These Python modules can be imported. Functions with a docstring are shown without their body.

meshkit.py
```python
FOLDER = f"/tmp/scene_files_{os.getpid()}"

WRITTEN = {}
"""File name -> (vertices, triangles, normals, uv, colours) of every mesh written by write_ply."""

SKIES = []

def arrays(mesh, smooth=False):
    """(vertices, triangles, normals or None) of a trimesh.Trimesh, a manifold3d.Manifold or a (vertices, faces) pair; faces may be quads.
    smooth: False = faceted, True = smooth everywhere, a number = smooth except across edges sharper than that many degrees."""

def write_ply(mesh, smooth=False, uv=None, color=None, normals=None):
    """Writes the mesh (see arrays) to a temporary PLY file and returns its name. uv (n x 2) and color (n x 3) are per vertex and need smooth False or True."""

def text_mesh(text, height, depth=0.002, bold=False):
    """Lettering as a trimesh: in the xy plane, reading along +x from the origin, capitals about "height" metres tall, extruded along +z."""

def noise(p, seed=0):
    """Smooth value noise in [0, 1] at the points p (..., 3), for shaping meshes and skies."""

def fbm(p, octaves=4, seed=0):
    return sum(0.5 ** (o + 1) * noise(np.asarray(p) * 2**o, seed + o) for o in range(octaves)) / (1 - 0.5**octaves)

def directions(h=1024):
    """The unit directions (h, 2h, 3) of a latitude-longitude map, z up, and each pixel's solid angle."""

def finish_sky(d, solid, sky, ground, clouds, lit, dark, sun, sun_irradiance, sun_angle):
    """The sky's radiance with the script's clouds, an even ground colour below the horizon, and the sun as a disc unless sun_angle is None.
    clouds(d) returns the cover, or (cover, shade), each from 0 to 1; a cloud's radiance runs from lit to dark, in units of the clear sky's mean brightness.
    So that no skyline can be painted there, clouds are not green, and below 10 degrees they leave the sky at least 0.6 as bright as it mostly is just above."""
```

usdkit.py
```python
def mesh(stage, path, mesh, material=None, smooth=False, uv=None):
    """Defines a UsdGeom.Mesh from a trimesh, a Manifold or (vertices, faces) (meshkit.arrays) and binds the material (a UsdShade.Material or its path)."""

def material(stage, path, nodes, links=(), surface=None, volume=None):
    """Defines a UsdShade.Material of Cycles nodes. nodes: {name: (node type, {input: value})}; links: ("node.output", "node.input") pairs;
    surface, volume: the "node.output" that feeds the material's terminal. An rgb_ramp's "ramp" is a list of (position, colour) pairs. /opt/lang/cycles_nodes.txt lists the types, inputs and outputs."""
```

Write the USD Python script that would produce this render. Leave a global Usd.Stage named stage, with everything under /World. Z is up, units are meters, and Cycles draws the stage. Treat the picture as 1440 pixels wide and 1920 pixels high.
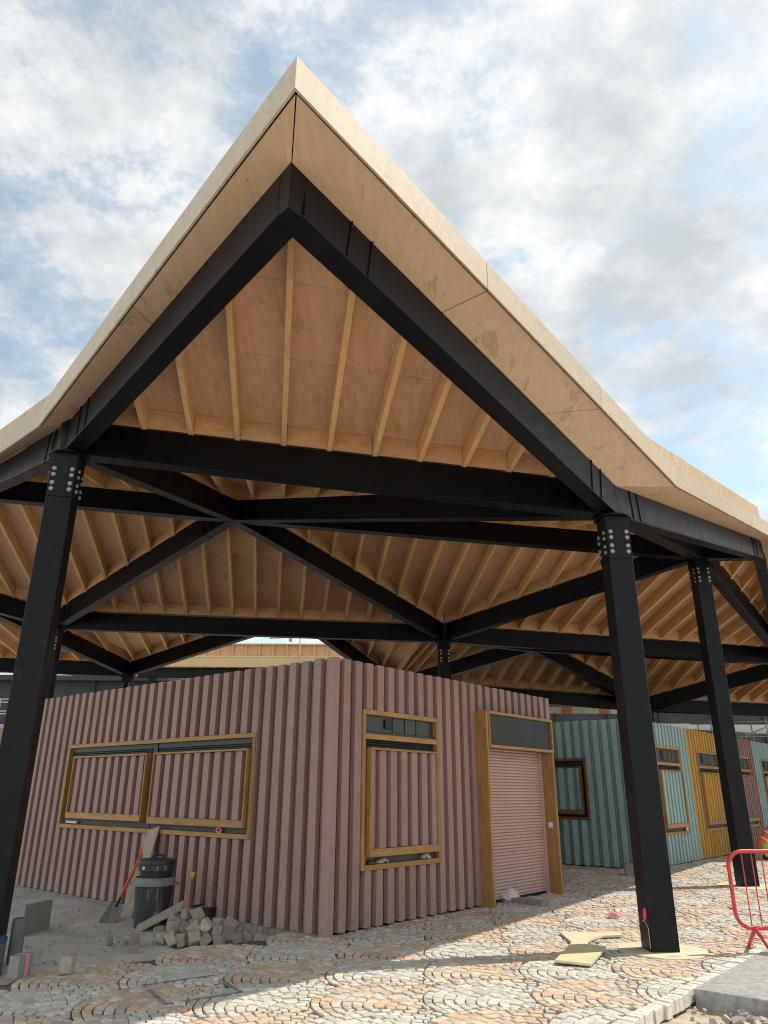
import math, random
import numpy as np, trimesh, manifold3d as m3
from scipy.spatial import ConvexHull
from shapely.geometry import Polygon, Point, box as sbox
from shapely.prepared import prep
from shapely.ops import unary_union
from pxr import Usd, UsdGeom, UsdLux, UsdShade, Gf, Sdf, Vt
import usdkit, meshkit

rng = np.random.default_rng(7)
random.seed(7)
stage = Usd.Stage.CreateInMemory()
UsdGeom.SetStageUpAxis(stage, UsdGeom.Tokens.z)
UsdGeom.SetStageMetersPerUnit(stage, 1.0)
world = UsdGeom.Xform.Define(stage, '/World')
stage.SetDefaultPrim(world.GetPrim())
UsdGeom.Scope.Define(stage, '/World/Looks')
V = lambda *a: np.array(a, float)

# ---------------------------------------------------------------- camera, sky, sun, exposure
PITCH, ROLL, FPX = 0.36493, 0.005548, 1375.6
EXPOSURE = 1.08
SKY_STRENGTH, SUN_INT = 0.10, 0.60
CLOUD = 4.4
SUN_EL = math.radians(53.8)
SUN_AZ = math.atan2(.965, .26)
cam = UsdGeom.Camera.Define(stage, '/World/camera')
fw, up, ri = V(0, math.cos(PITCH), math.sin(PITCH)), V(0, -math.sin(PITCH), math.cos(PITCH)), V(1, 0, 0)
cr, sr = math.cos(ROLL), math.sin(ROLL)
ri, up = cr * ri + sr * up, -sr * ri + cr * up
m = np.eye(4); m[0, :3] = ri; m[1, :3] = up; m[2, :3] = -fw; m[3, :3] = (0, 0, 1.6)
cam.AddTransformOp().Set(Gf.Matrix4d(*m.ravel().tolist()))
cam.CreateHorizontalApertureAttr(36.0); cam.CreateVerticalApertureAttr(48.0)
cam.CreateFocalLengthAttr(36.0 * FPX / 1440); cam.CreateClippingRangeAttr(Gf.Vec2f(.05, 2000))
cam.CreateExposureAttr(EXPOSURE)

LK = '/World/Looks/'
def M(name, nodes, links=(), surface='p.BSDF', volume=None):
    return usdkit.material(stage, LK + name, nodes, links, surface=surface, volume=volume)

sky = M('sky_look', {
    'tc': ('texture_coordinate', {}), 'sx': ('separate_xyz', {}),
    'sk': ('sky_texture', {'sky_type': 'single_scattering', 'sun_disc': False, 'sun_elevation': SUN_EL, 'sun_rotation': SUN_AZ, 'air_density': 1.0, 'aerosol_density': 1.0, 'ozone_density': 0.35}),
    'zz': ('math', {'math_type': 'maximum', 'value2': 0.0}), 'za': ('math', {'math_type': 'add', 'value2': 0.22}),
    'dx': ('math', {'math_type': 'divide'}), 'dy': ('math', {'math_type': 'divide'}), 'cv': ('combine_xyz', {'z': 3.7}),
    'n1': ('noise_texture', {'scale': 2.4, 'detail': 10.0, 'roughness': 0.6, 'distortion': 0.1}),
    'n2': ('noise_texture', {'scale': 8.0, 'detail': 10.0, 'roughness': 0.68, 'distortion': 0.1}),
    'n3': ('noise_texture', {'scale': 4.2, 'detail': 8.0, 'roughness': 0.62}),
    'mm': ('mix_float', {'fac': 0.5}),
    'cov': ('rgb_ramp', {'ramp': [(0.41, (0.24,) * 3), (0.465, (.50,) * 3), (0.505, (.84,) * 3), (.55, (1,) * 3)]}),
    'shade': ('rgb_ramp', {'ramp': [(0.38, (.68, .735, .765)), (0.5, (.87, .905, .915)), (0.60, (1.07, 1.08, 1.065))]}),
    'amp': ('vector_math', {'math_type': 'scale', 'scale': CLOUD}),
    'tn': ('mix', {'mix_type': 'multiply', 'fac': 1.0, 'color2': (1.12, 1.16, .98)}), 'mix': ('mix', {'mix_type': 'mix'}),
    'b': ('background_shader', {'strength': SKY_STRENGTH})},
    [('tc.generated', 'sx.vector'), ('sx.z', 'zz.value1'), ('zz.value', 'za.value1'), ('sx.x', 'dx.value1'), ('za.value', 'dx.value2'), ('sx.y', 'dy.value1'), ('za.value', 'dy.value2'),
     ('dx.value', 'cv.x'), ('dy.value', 'cv.y'), ('cv.vector', 'n1.vector'), ('cv.vector', 'n2.vector'), ('cv.vector', 'n3.vector'), ('n1.fac', 'mm.a'), ('n2.fac', 'mm.b'), ('mm.result', 'cov.fac'),
     ('n3.fac', 'shade.fac'), ('shade.color', 'amp.vector1'), ('sk.color', 'tn.color1'), ('tn.color', 'mix.color1'), ('amp.vector', 'mix.color2'), ('cov.color', 'mix.fac'), ('mix.color', 'b.color')], surface='b.background')
dome = UsdLux.DomeLight.Define(stage, '/World/sky')
UsdShade.MaterialBindingAPI.Apply(dome.GetPrim()).Bind(sky)
dome.GetPrim().SetCustomDataByKey('kind', 'structure')
sun = UsdLux.DistantLight.Define(stage, '/World/sun')
sun.CreateNormalizeAttr(True) if hasattr(sun, 'CreateNormalizeAttr') else None
sun.CreateIntensityAttr(SUN_INT); sun.CreateAngleAttr(0.6); sun.CreateColorAttr(Gf.Vec3f(1.0, 0.925, 0.80))
S = V(math.cos(SUN_EL) * math.sin(SUN_AZ), math.cos(SUN_EL) * math.cos(SUN_AZ), math.sin(SUN_EL))
sx_ = np.cross(V(0, 0, 1), S); sx_ /= np.linalg.norm(sx_); sy_ = np.cross(S, sx_)
m = np.eye(4); m[0, :3] = sx_; m[1, :3] = sy_; m[2, :3] = S
sun.AddTransformOp().Set(Gf.Matrix4d(*m.ravel().tolist()))

# ---------------------------------------------------------------- helpers: prims
counts = {}
def unique(parent, name):
    k = (parent, name); n = counts.get(k, 0); counts[k] = n + 1
    return f'{parent}/{name}' + (f'_{n:03d}' if n else '')
class T:
    def __init__(s, path, loc): s.path, s.loc = path, np.asarray(loc, float)
def cd(prim, **k):
    for a, b in k.items():
        if b: prim.SetCustomDataByKey(a, b)
def thing(name, label, cat, loc=(0, 0, 0), group=None):
    p = unique('/World', name); x = UsdGeom.Xform.Define(stage, p); x.AddTranslateOp().Set(Gf.Vec3d(*map(float, loc)))
    cd(x.GetPrim(), label=label, category=cat, group=group)
    return T(p, loc)
def setting(name, loc=(0, 0, 0)):
    p = unique('/World', name); x = UsdGeom.Xform.Define(stage, p); cd(x.GetPrim(), kind='structure'); return T(p, loc)
def group(parent, name, label=None):
    p = unique(parent.path, name); x = UsdGeom.Xform.Define(stage, p); cd(x.GetPrim(), label=label); return T(p, parent.loc)
def put(path, geo, mat, loc, smooth=False, tint=None):
    v, f, n = meshkit.arrays(geo, smooth)
    me = usdkit.mesh(stage, path, (v - loc, f), mat)
    if n is not None:
        me.CreateNormalsAttr(Vt.Vec3fArray.FromNumpy(n.astype(np.float32))); me.SetNormalsInterpolation('vertex')
    if tint is not None:
        t = np.asarray(tint, np.float32)
        if t.ndim == 1: t = np.tile(t, (len(v), 1))
        UsdGeom.PrimvarsAPI(me).CreatePrimvar('tint', Sdf.ValueTypeNames.Color3fArray, 'vertex').Set(Vt.Vec3fArray.FromNumpy(t))
    return me
def part(parent, name, geo, mat, smooth=False, label=None, kind=None, tint=None):
    p = unique(parent.path, name); me = put(p, geo, mat, parent.loc, smooth, tint); cd(me.GetPrim(), label=label, kind=kind)
    return T(p, parent.loc)
def single(name, label, cat, geo, mat, smooth=False, group=None, tint=None, loc=None):
    v = meshkit.arrays(geo)[0]
    if loc is None: loc = V((v[:, 0].min() + v[:, 0].max()) / 2, (v[:, 1].min() + v[:, 1].max()) / 2, v[:, 2].min())
    p = unique('/World', name); me = put(p, geo, mat, loc, smooth, tint)
    me.AddTranslateOp().Set(Gf.Vec3d(*map(float, loc))); cd(me.GetPrim(), label=label, category=cat, group=group)
    return T(p, loc)
def structure(name, geo, mat, smooth=False, kind='structure', tint=None):
    p = unique('/World', name); me = put(p, geo, mat, V(0, 0, 0), smooth, tint); cd(me.GetPrim(), kind=kind); return T(p, (0, 0, 0))

# ---------------------------------------------------------------- helpers: shapes
_s = np.array([[a, b, c] for a in (-1, 1) for b in (-1, 1) for c in (-1, 1)], float)
_k = np.concatenate([np.column_stack([_s, np.full(8, a)]) for a in range(3)])
def _cb(half, bev):
    p = _k[:, :3] * (np.asarray(half) - bev)
    for a in range(3):
        i = _k[:, 3] == a; p[i, a] = _k[i, a] * half[a]
    return p
def hullmesh(p):
    h = ConvexHull(p); used = np.unique(h.simplices); mp = {u: i for i, u in enumerate(used)}
    v = p[used]; f = np.array([[mp[a] for a in t] for t in h.simplices]); c = v.mean(0)
    n = np.cross(v[f[:, 1]] - v[f[:, 0]], v[f[:, 2]] - v[f[:, 0]])
    bad = (n * (v[f].mean(1) - c)).sum(1) < 0; f[bad] = f[bad][:, ::-1]
    return v, f
_h = ConvexHull(_cb(V(1, 1, 1), .2)); _cf = _h.simplices.copy(); _v0 = _cb(V(1, 1, 1), .2)
_n = np.cross(_v0[_cf[:, 1]] - _v0[_cf[:, 0]], _v0[_cf[:, 2]] - _v0[_cf[:, 0]]); _b = (_n * _v0[_cf].mean(1)).sum(1) < 0
_cf[_b] = _cf[_b][:, ::-1]
_bf = np.array([[0, 1, 3], [0, 3, 2], [4, 6, 7], [4, 7, 5], [0, 4, 5], [0, 5, 1], [2, 3, 7], [2, 7, 6], [0, 2, 6], [0, 6, 4], [1, 5, 7], [1, 7, 3]])
def obox(c, ax, ay, az, size, bev=0.0):
    """box centred at c with axes ax, ay, az (unit vectors) and full sizes"""
    h = np.asarray(size, float) / 2; R = np.array([ax, ay, az], float)
    if bev and min(h) > bev * 1.2: return _cb(h, bev) @ R + np.asarray(c, float), _cf
    return (_s * h) @ R + np.asarray(c, float), (_bf if np.linalg.det(R) > 0 else _bf[:, ::-1])
X, Y, Z = V(1, 0, 0), V(0, 1, 0), V(0, 0, 1)
def box(x0, y0, z0, x1, y1, z1, bev=0.0): return obox(((x0 + x1) / 2, (y0 + y1) / 2, (z0 + z1) / 2), X, Y, Z, (x1 - x0, y1 - y0, z1 - z0), bev)
def unit(v): v = np.asarray(v, float); return v / np.linalg.norm(v)
def bar(p, q, w, h, bev=0.0, up=Z, shift=(0, 0)):
    """bar from p to q, w wide sideways and h high; shift moves it sideways and up"""
    p, q = np.asarray(p, float), np.asarray(q, float); a = unit(q - p); s = unit(np.cross(a, up)); u = np.cross(s, a)
    return obox((p + q) / 2 + s * shift[0] + u * shift[1], a, u, s, (np.linalg.norm(q - p), h, w), bev)
def cat(*g):
    vs, fs, n = [], [], 0
    for v, f in g: vs.append(v); fs.append(np.asarray(f) + n); n += len(v)
    return np.vstack(vs), np.vstack(fs)
def tm(t): return np.array(t.vertices), np.array(t.faces)
def frame_of(a):
    a = unit(a); s = unit(np.cross(a, Z if abs(a[2]) < .95 else X)); return s, np.cross(s, a)
def tube(pts, r, n=10, closed=False, cap=True):
    pts = np.asarray(pts, float); k = len(pts); r = np.broadcast_to(np.asarray(r, float), (k,)); rings = []
    tang = [unit((pts[(i + 1) % k] - pts[(i - 1) % k]) if closed else (pts[min(i + 1, k - 1)] - pts[max(i - 1, 0)])) for i in range(k)]
    s, u = frame_of(tang[0])
    for i in range(k):
        s = unit(s - tang[i] * (s @ tang[i])); u = np.cross(tang[i], s)
        t = np.linspace(0, 2 * np.pi, n, endpoint=False)
        rings.append(pts[i] + r[i] * (np.outer(np.cos(t), s) + np.outer(np.sin(t), u)))
    v = np.vstack(rings); f = []
    for i in range(k if closed else k - 1):
        a, b = i * n, ((i + 1) % k) * n
        for j in range(n): j2 = (j + 1) % n; f += [[a + j, a + j2, b + j2], [a + j, b + j2, b + j]]
    if cap and not closed:
        v = np.vstack([v, pts[0], pts[-1]]); c0_, c1_ = len(v) - 2, len(v) - 1; e = (k - 1) * n
        for j in range(n): j2 = (j + 1) % n; f += [[c0_, j2, j], [c1_, e + j, e + j2]]
    return v, np.array(f)
def lathe(prof, c=(0, 0, 0), n=32):
    """prof: (r, z) points from bottom to top, revolved about the vertical through c"""
    prof = np.asarray(prof, float); t = np.linspace(0, 2 * np.pi, n, endpoint=False); k = len(prof)
    v = np.concatenate([np.column_stack([r * np.cos(t), r * np.sin(t), np.full(n, z)]) for r, z in prof]) + np.asarray(c, float); f = []
    for i in range(k - 1):
        for j in range(n): j2 = (j + 1) % n; a, b = i * n, (i + 1) * n; f += [[a + j, a + j2, b + j2], [a + j, b + j2, b + j]]
    return v, np.array(f)
def cyl(p, q, r, n=12): return tube([p, q], r, n)
def prism(poly, thick_dir):
    """a flat 3D polygon (k, 3), convex, extruded by the vector thick_dir"""
    p = np.asarray(poly, float); k = len(p); v = np.vstack([p, p + np.asarray(thick_dir, float)])
    nrm = np.zeros(3)
    for i in range(1, k - 1): nrm += np.cross(p[i] - p[0], p[i + 1] - p[0])
    f = [[0, i, i + 1] for i in range(1, k - 1)] + [[k, k + i + 1, k + i] for i in range(1, k - 1)]
    for i in range(k): j = (i + 1) % k; f += [[i, k + j, j], [i, k + i, k + j]]
    f = np.array(f)
    if nrm @ np.asarray(thick_dir) > 0: f = f[:, ::-1]
    return v, f

# ---------------------------------------------------------------- materials
def simple(name, col, rough=.6, metal=0.0, spec=.5, var=.12, scale=6.0, bump=0.0, bscale=60.0, extra=None):
    lo = tuple(c * (1 - var) for c in col); hi = tuple(c * (1 + var) for c in col)
    nodes = {'g': ('geometry', {}), 'n': ('noise_texture', {'scale': scale, 'detail': 6.0, 'roughness': .6}),
             'r': ('rgb_ramp', {'ramp': [(.3, lo), (.7, hi)]}), 'rr': ('map_range', {'from_min': .3, 'from_max': .7, 'to_min': rough - .07, 'to_max': min(1, rough + .07)}),
             'p': ('principled_bsdf', {'metallic': metal, 'specular_ior_level': spec})}
    links = [('g.position', 'n.vector'), ('n.fac', 'r.fac'), ('r.color', 'p.base_color'), ('n.fac', 'rr.value'), ('rr.result', 'p.roughness')]
    if bump:
        nodes['bn'] = ('noise_texture', {'scale': bscale, 'detail': 5.0, 'roughness': .65}); nodes['bu'] = ('bump', {'strength': bump, 'distance': .01})
        links += [('g.position', 'bn.vector'), ('bn.fac', 'bu.height'), ('bu.normal', 'p.normal')]
    if extra: nodes['p'][1].update(extra)
    return M(name, nodes, links)

RAZ = math.radians(-8.0)                                   # plan direction of all the rafters, from +y
def wood(name, dark, light, rot=0.0, stretch=(30, 3, 30), stain=0.0, rough=.65, nails=0.0, tintrand=.10):
    """grain along local y after turning by rot about z; stain adds irregular water marks"""
    nodes = {'g': ('geometry', {}), 'mp': ('mapping', {'rotation': (0, 0, rot), 'scale': stretch}),
             'n': ('noise_texture', {'scale': 1.0, 'detail': 7.0, 'roughness': .62, 'distortion': .9}), 'r': ('rgb_ramp', {'ramp': [(.28, dark), (.52, tuple((a + b) / 2 for a, b in zip(dark, light))), (.74, light)]}),
             'oi': ('object_info', {}), 'rm': ('map_range', {'from_min': 0, 'from_max': 1, 'to_min': 1 - tintrand, 'to_max': 1 + tintrand}), 'sc': ('vector_math', {'math_type': 'scale'}),
             'p': ('principled_bsdf', {'roughness': rough, 'specular_ior_level': .3}), 'bu': ('bump', {'strength': .12, 'distance': .004})}
    links = [('g.position', 'mp.vector'), ('mp.vector', 'n.vector'), ('n.fac', 'r.fac'), ('oi.random', 'rm.value'), ('rm.result', 'sc.scale'), ('r.color', 'sc.vector1'), ('n.fac', 'bu.height'), ('bu.normal', 'p.normal')]
    if stain:
        nodes.update({'s1': ('noise_texture', {'scale': 1.3, 'detail': 6.0, 'roughness': .6, 'distortion': .6}), 's2': ('noise_texture', {'scale': 1.0, 'detail': 8.0, 'roughness': .7}), 'mp2': ('mapping', {'rotation': (0, 0, rot), 'scale': (6, 1.4, 6)}),
                      'sr': ('rgb_ramp', {'ramp': [(.575, (1,) * 3), (.60, (1 - stain,) * 3), (.615, (1 - stain * .5,) * 3), (.8, (1 - stain * .35,) * 3)]}),
                      'sm': ('mix_float', {'fac': .4}), 'mu': ('mix', {'mix_type': 'multiply', 'fac': 1.0})})
        links += [('g.position', 's1.vector'), ('g.position', 'mp2.vector'), ('mp2.vector', 's2.vector'), ('s1.fac', 'sm.a'), ('s2.fac', 'sm.b'), ('sm.result', 'sr.fac'), ('sc.vector', 'mu.color1'), ('sr.color', 'mu.color2'), ('mu.color', 'p.base_color')]
    else: links.append(('sc.vector', 'p.base_color'))
    if nails:
        src = links.pop()[0]
        nodes.update({'vo': ('voronoi_texture', {'scale': nails}), 'vr': ('rgb_ramp', {'ramp': [(0, (.28,) * 3), (.017, (.28,) * 3), (.024, (1,) * 3), (1, (1,) * 3)]}), 'nm': ('mix', {'mix_type': 'multiply', 'fac': 1.0})})
        links += [('g.position', 'vo.vector'), ('vo.distance', 'vr.fac'), (src, 'nm.color1'), ('vr.color', 'nm.color2'), ('nm.color', 'p.base_color')]
    return M(name, nodes, links)

m_steel = simple('black_steel', (.0022, .0032, .0052), rough=.42, spec=.24, var=.25, scale=2.5, bump=.04, bscale=14)
m_steel2 = M('black_column_steel', {'g': ('geometry', {}), 'n': ('noise_texture', {'scale': 2.6, 'detail': 3.0, 'roughness': .5, 'distortion': .5}), 'n2': ('noise_texture', {'scale': 26.0, 'detail': 8.0, 'roughness': .75}), 'mm': ('mix_float', {'fac': .3}), 'r': ('rgb_ramp', {'ramp': [(.3, (.002, .0027, .004)), (.61, (.003, .0038, .005)), (.66, (.014, .015, .016)), (.75, (.022, .022, .022))]}),
                                  'rr': ('map_range', {'from_min': .35, 'from_max': .7, 'to_min': .42, 'to_max': .62}), 'bu': ('bump', {'strength': .05, 'distance': .01}), 'p': ('principled_bsdf', {'specular_ior_level': .24})},
             [('g.position', 'n.vector'), ('g.position', 'n2.vector'), ('n.fac', 'mm.a'), ('n2.fac', 'mm.b'), ('mm.result', 'r.fac'), ('r.color', 'p.base_color'), ('n.fac', 'rr.value'), ('rr.result', 'p.roughness'), ('n2.fac', 'bu.height'), ('bu.normal', 'p.normal')])
m_bolt = simple('galvanised_bolt', (.30, .31, .30), rough=.55, metal=.5, var=.2, scale=40)
m_galv = simple('galvanised_tube', (.40, .41, .42), rough=.5, metal=.7, var=.25, scale=12)
m_raft = wood('rafter_timber', (.54, .31, .125), (.74, .475, .22), rot=RAZ, stretch=(34, 2.2, 34), nails=2.2)
m_deck = wood('deck_plywood', (.54, .31, .18), (.68, .43, .27), rot=RAZ + math.pi / 2, stretch=(14, 1.0, 14), stain=.22, tintrand=.08)
m_soff = wood('soffit_plywood', (.45, .29, .18), (.54, .365, .24), rot=RAZ + 1.0, stretch=(16, 1.1, 16), stain=.30, nails=2.6, tintrand=.05)
m_fasc = wood('fascia_plywood', (.38, .305, .225), (.49, .41, .31), rot=.8, stretch=(26, 1.6, 12), stain=.14, nails=3.4, tintrand=.06)
m_kerb = wood('kerb_plywood', (.40, .28, .16), (.56, .42, .26), rot=.8, stretch=(9, 9, 1.2), stain=.2, tintrand=.05)
m_block = wood('blocking_plywood', (.48, .265, .135), (.64, .395, .22), rot=.3, stretch=(6, 6, 14), tintrand=.13)
m_lvl = wood('pale_timber', (.55, .36, .17), (.72, .52, .28), rot=1.4, stretch=(20, 2, 20))
m_memb = simple('roof_membrane', (.10, .10, .105), rough=.8)
m_oak = wood('oiled_oak', (.26, .125, .035), (.46, .25, .085), rot=0, stretch=(22, 22, 3), rough=.5)
m_oakh = wood('oiled_oak_rail', (.29, .145, .045), (.50, .28, .10), rot=math.atan2(.643, .766), stretch=(3, 3, 30), rough=.5)
m_oakr = wood('red_oak', (.13, .055, .022), (.24, .11, .05), rot=0, stretch=(22, 22, 3), rough=.5)
def paint(name, col):
    return M(name, {'g': ('geometry', {}), 'sx': ('separate_xyz', {}), 'n': ('noise_texture', {'scale': 3.5, 'detail': 6.0, 'roughness': .62}), 'r': ('rgb_ramp', {'ramp': [(.3, tuple(c * .93 for c in col)), (.7, tuple(c * 1.06 for c in col))]}),
                    'oi': ('object_info', {}), 'rm': ('map_range', {'from_min': 0, 'from_max': 1, 'to_min': .93, 'to_max': 1.06}), 'sc': ('vector_math', {'math_type': 'scale'}),
                    'zr': ('map_range', {'from_min': 0.0, 'from_max': .55, 'to_min': .5, 'to_max': 0.0}), 'd': ('noise_texture', {'scale': 14.0, 'detail': 8.0, 'roughness': .72}), 'dr': ('map_range', {'from_min': .42, 'from_max': .72, 'to_min': 0.0, 'to_max': 1.0}), 'dm': ('math', {'math_type': 'multiply'}),
                    'fm': ('math', {'math_type': 'multiply_add', 'value2': .03}), 'mx': ('mix', {'mix_type': 'mix', 'color2': (.40, .37, .32)}), 'bn': ('noise_texture', {'scale': 30.0, 'detail': 5.0}), 'bu': ('bump', {'strength': .05, 'distance': .01}), 'p': ('principled_bsdf', {'roughness': .55, 'specular_ior_level': .35})},
             [('g.position', 'n.vector'), ('n.fac', 'r.fac'), ('oi.random', 'rm.value'), ('rm.result', 'sc.scale'), ('r.color', 'sc.vector1'), ('g.position', 'sx.vector'), ('sx.z', 'zr.value'), ('g.position', 'd.vector'), ('d.fac', 'dr.value'), ('dr.result', 'dm.value1'), ('zr.result', 'dm.value2'),
              ('dr.result', 'fm.value1'), ('dm.value', 'fm.value3'), ('fm.value', 'mx.fac'), ('sc.vector', 'mx.color1'), ('mx.color', 'p.base_color'), ('g.position', 'bn.vector'), ('bn.fac', 'bu.height'), ('bu.normal', 'p.normal')])
m_pink = paint('pink_paint', (.335, .202, .178)); m_teal = paint('teal_paint', (.30, .43, .425)); m_yell = paint('ochre_paint', (.52, .27, .035)); m_pink2 = paint('dusky_pink_paint', (.30, .15, .15))
m_roll = simple('pink_shutter_metal', (.47, .30, .265), rough=.42, var=.06, scale=3, spec=.5)
m_dark = simple('dark_grey_panel', (.035, .037, .036), rough=.45, var=.25, scale=5)
m_black = simple('black_recess', (.012, .012, .013), rough=.6)
m_sign = simple('charcoal_sign_board', (.026, .028, .028), rough=.6, var=.12, scale=2)
m_plast = M('scuffed_black_plastic', {'g': ('geometry', {}), 'n': ('noise_texture', {'scale': 9.0, 'detail': 8.0, 'roughness': .7, 'distortion': .4}), 'mp': ('mapping', {'scale': (1, 1, .22)}), 'r': ('rgb_ramp', {'ramp': [(.46, (.018, .019, .021)), (.56, (.04, .04, .041)), (.64, (.22, .21, .19))]}), 'p': ('principled_bsdf', {'roughness': .5})},
            [('g.position', 'mp.vector'), ('mp.vector', 'n.vector'), ('n.fac', 'r.fac'), ('r.color', 'p.base_color')])
m_plast2 = simple('black_plastic', (.02, .021, .023), rough=.42, var=.3, scale=14)
m_dusty = simple('dusty_grey_plastic', (.21, .20, .185), rough=.8, var=.4, scale=12)
m_orange = simple('orange_plastic', (.72, .12, .02), rough=.45)
m_yel = simple('yellow_plastic', (.75, .55, .03), rough=.45)
m_red = simple('red_barrier_paint', (.62, .035, .045), rough=.4, var=.12, scale=8, bump=.05, bscale=40)
m_rod = simple('red_rod_paint', (.62, .08, .04), rough=.5)
m_blade = simple('muddy_steel', (.21, .19, .165), rough=.7, metal=.2, var=.35, scale=18)
m_plank = simple('dirty_plywood', (.34, .28, .20), rough=.8, var=.22, scale=9, bump=.2, bscale=30)
m_ypaint = M('yellow_sprayed_board', {'g': ('geometry', {}), 'n': ('noise_texture', {'scale': 5.0, 'detail': 6.0, 'roughness': .65}), 'r': ('rgb_ramp', {'ramp': [(.42, (.52, .47, .34)), (.52, (.60, .54, .33)), (.66, (.70, .58, .12))]}), 'p': ('principled_bsdf', {'roughness': .8})},
             [('g.position', 'n.vector'), ('n.fac', 'r.fac'), ('r.color', 'p.base_color')])
m_tmpl = simple('pale_template_board', (.60, .53, .37), rough=.85, var=.12, scale=7)
m_granite = simple('grey_granite', (.25, .245, .23), rough=.8, var=.22, scale=50, bump=.12, bscale=120)
m_slab = simple('sawn_grey_slab', (.30, .30, .285), rough=.85, var=.3, scale=14, bump=.2, bscale=110)
m_pinkp = simple('pink_spray_paint', (.85, .22, .30), rough=.6)
m_string = simple('pink_string_line', (.82, .36, .38), rough=.8)
m_bluep = simple('blue_plastic', (.02, .07, .14), rough=.5)
m_duct = simple('grey_ribbed_duct', (.13, .135, .135), rough=.5)
m_white = simple('white_plastic', (.72, .72, .70), rough=.5)
m_glove = simple('tan_leather_glove', (.45, .33, .2), rough=.85, var=.3, scale=25)
m_maroon = simple('maroon_cloth', (.11, .05, .06), rough=.9)
m_redcl = simple('red_plastic', (.65, .03, .06), rough=.45)
m_hivis = simple('orange_high_visibility_cloth', (.85, .13, .03), rough=.8, bump=.2, bscale=22)
m_reflect = simple('silver_reflective_tape', (.62, .62, .60), rough=.45)
m_dkcl = simple('dark_work_cloth', (.03, .033, .04), rough=.9)
m_lime = simple('lime_trousers', (.45, .55, .05), rough=.85)
m_skin = simple('skin', (.5, .28, .19), rough=.55)
m_brickw = M('far_brickwork', {'g': ('geometry', {}), 'mp': ('mapping', {'rotation': (math.pi / 2, 0, 0)}), 'b': ('brick_texture', {'color1': (.2, .07, .04), 'color2': (.28, .11, .06), 'mortar': (.3, .28, .25), 'scale': 1.0, 'mortar_size': .01, 'brick_width': .23, 'row_height': .075}), 'p': ('principled_bsdf', {'roughness': .9})},
             [('g.position', 'mp.vector'), ('mp.vector', 'b.vector'), ('b.color', 'p.base_color')])
m_hall = simple('dark_hall_cladding', (.03, .03, .031), rough=.7, var=.3, scale=1.5)
m_tarp = simple('grey_sheeting', (.12, .12, .118), rough=.8, var=.3, scale=1.2)
m_white_sheet = simple('white_sheeting', (.75, .75, .73), rough=.7)
m_orange_sheet = simple('orange_sheeting', (.7, .3, .1), rough=.7)

def ground_mat(name, cols, scale=1.1, bump=.5):
    return M(name, {'g': ('geometry', {}), 'n': ('noise_texture', {'scale': scale, 'detail': 9.0, 'roughness': .68}), 'n2': ('noise_texture', {'scale': 70.0, 'detail': 5.0, 'roughness': .75}), 'mx': ('mix_float', {'fac': .42}),
                    'r': ('rgb_ramp', {'ramp': [(.38, cols[0]), (.5, cols[1]), (.60, cols[2])]}), 'bu': ('bump', {'strength': bump, 'distance': .02}), 'p': ('principled_bsdf', {'roughness': .95, 'specular_ior_level': .2})},
             [('g.position', 'n.vector'), ('g.position', 'n2.vector'), ('n.fac', 'mx.a'), ('n2.fac', 'mx.b'), ('mx.result', 'r.fac'), ('r.color', 'p.base_color'), ('n2.fac', 'bu.height'), ('bu.normal', 'p.normal')])
m_gravel = ground_mat('gravel', [(.37, .345, .30), (.49, .465, .42), (.58, .56, .51)])
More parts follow.
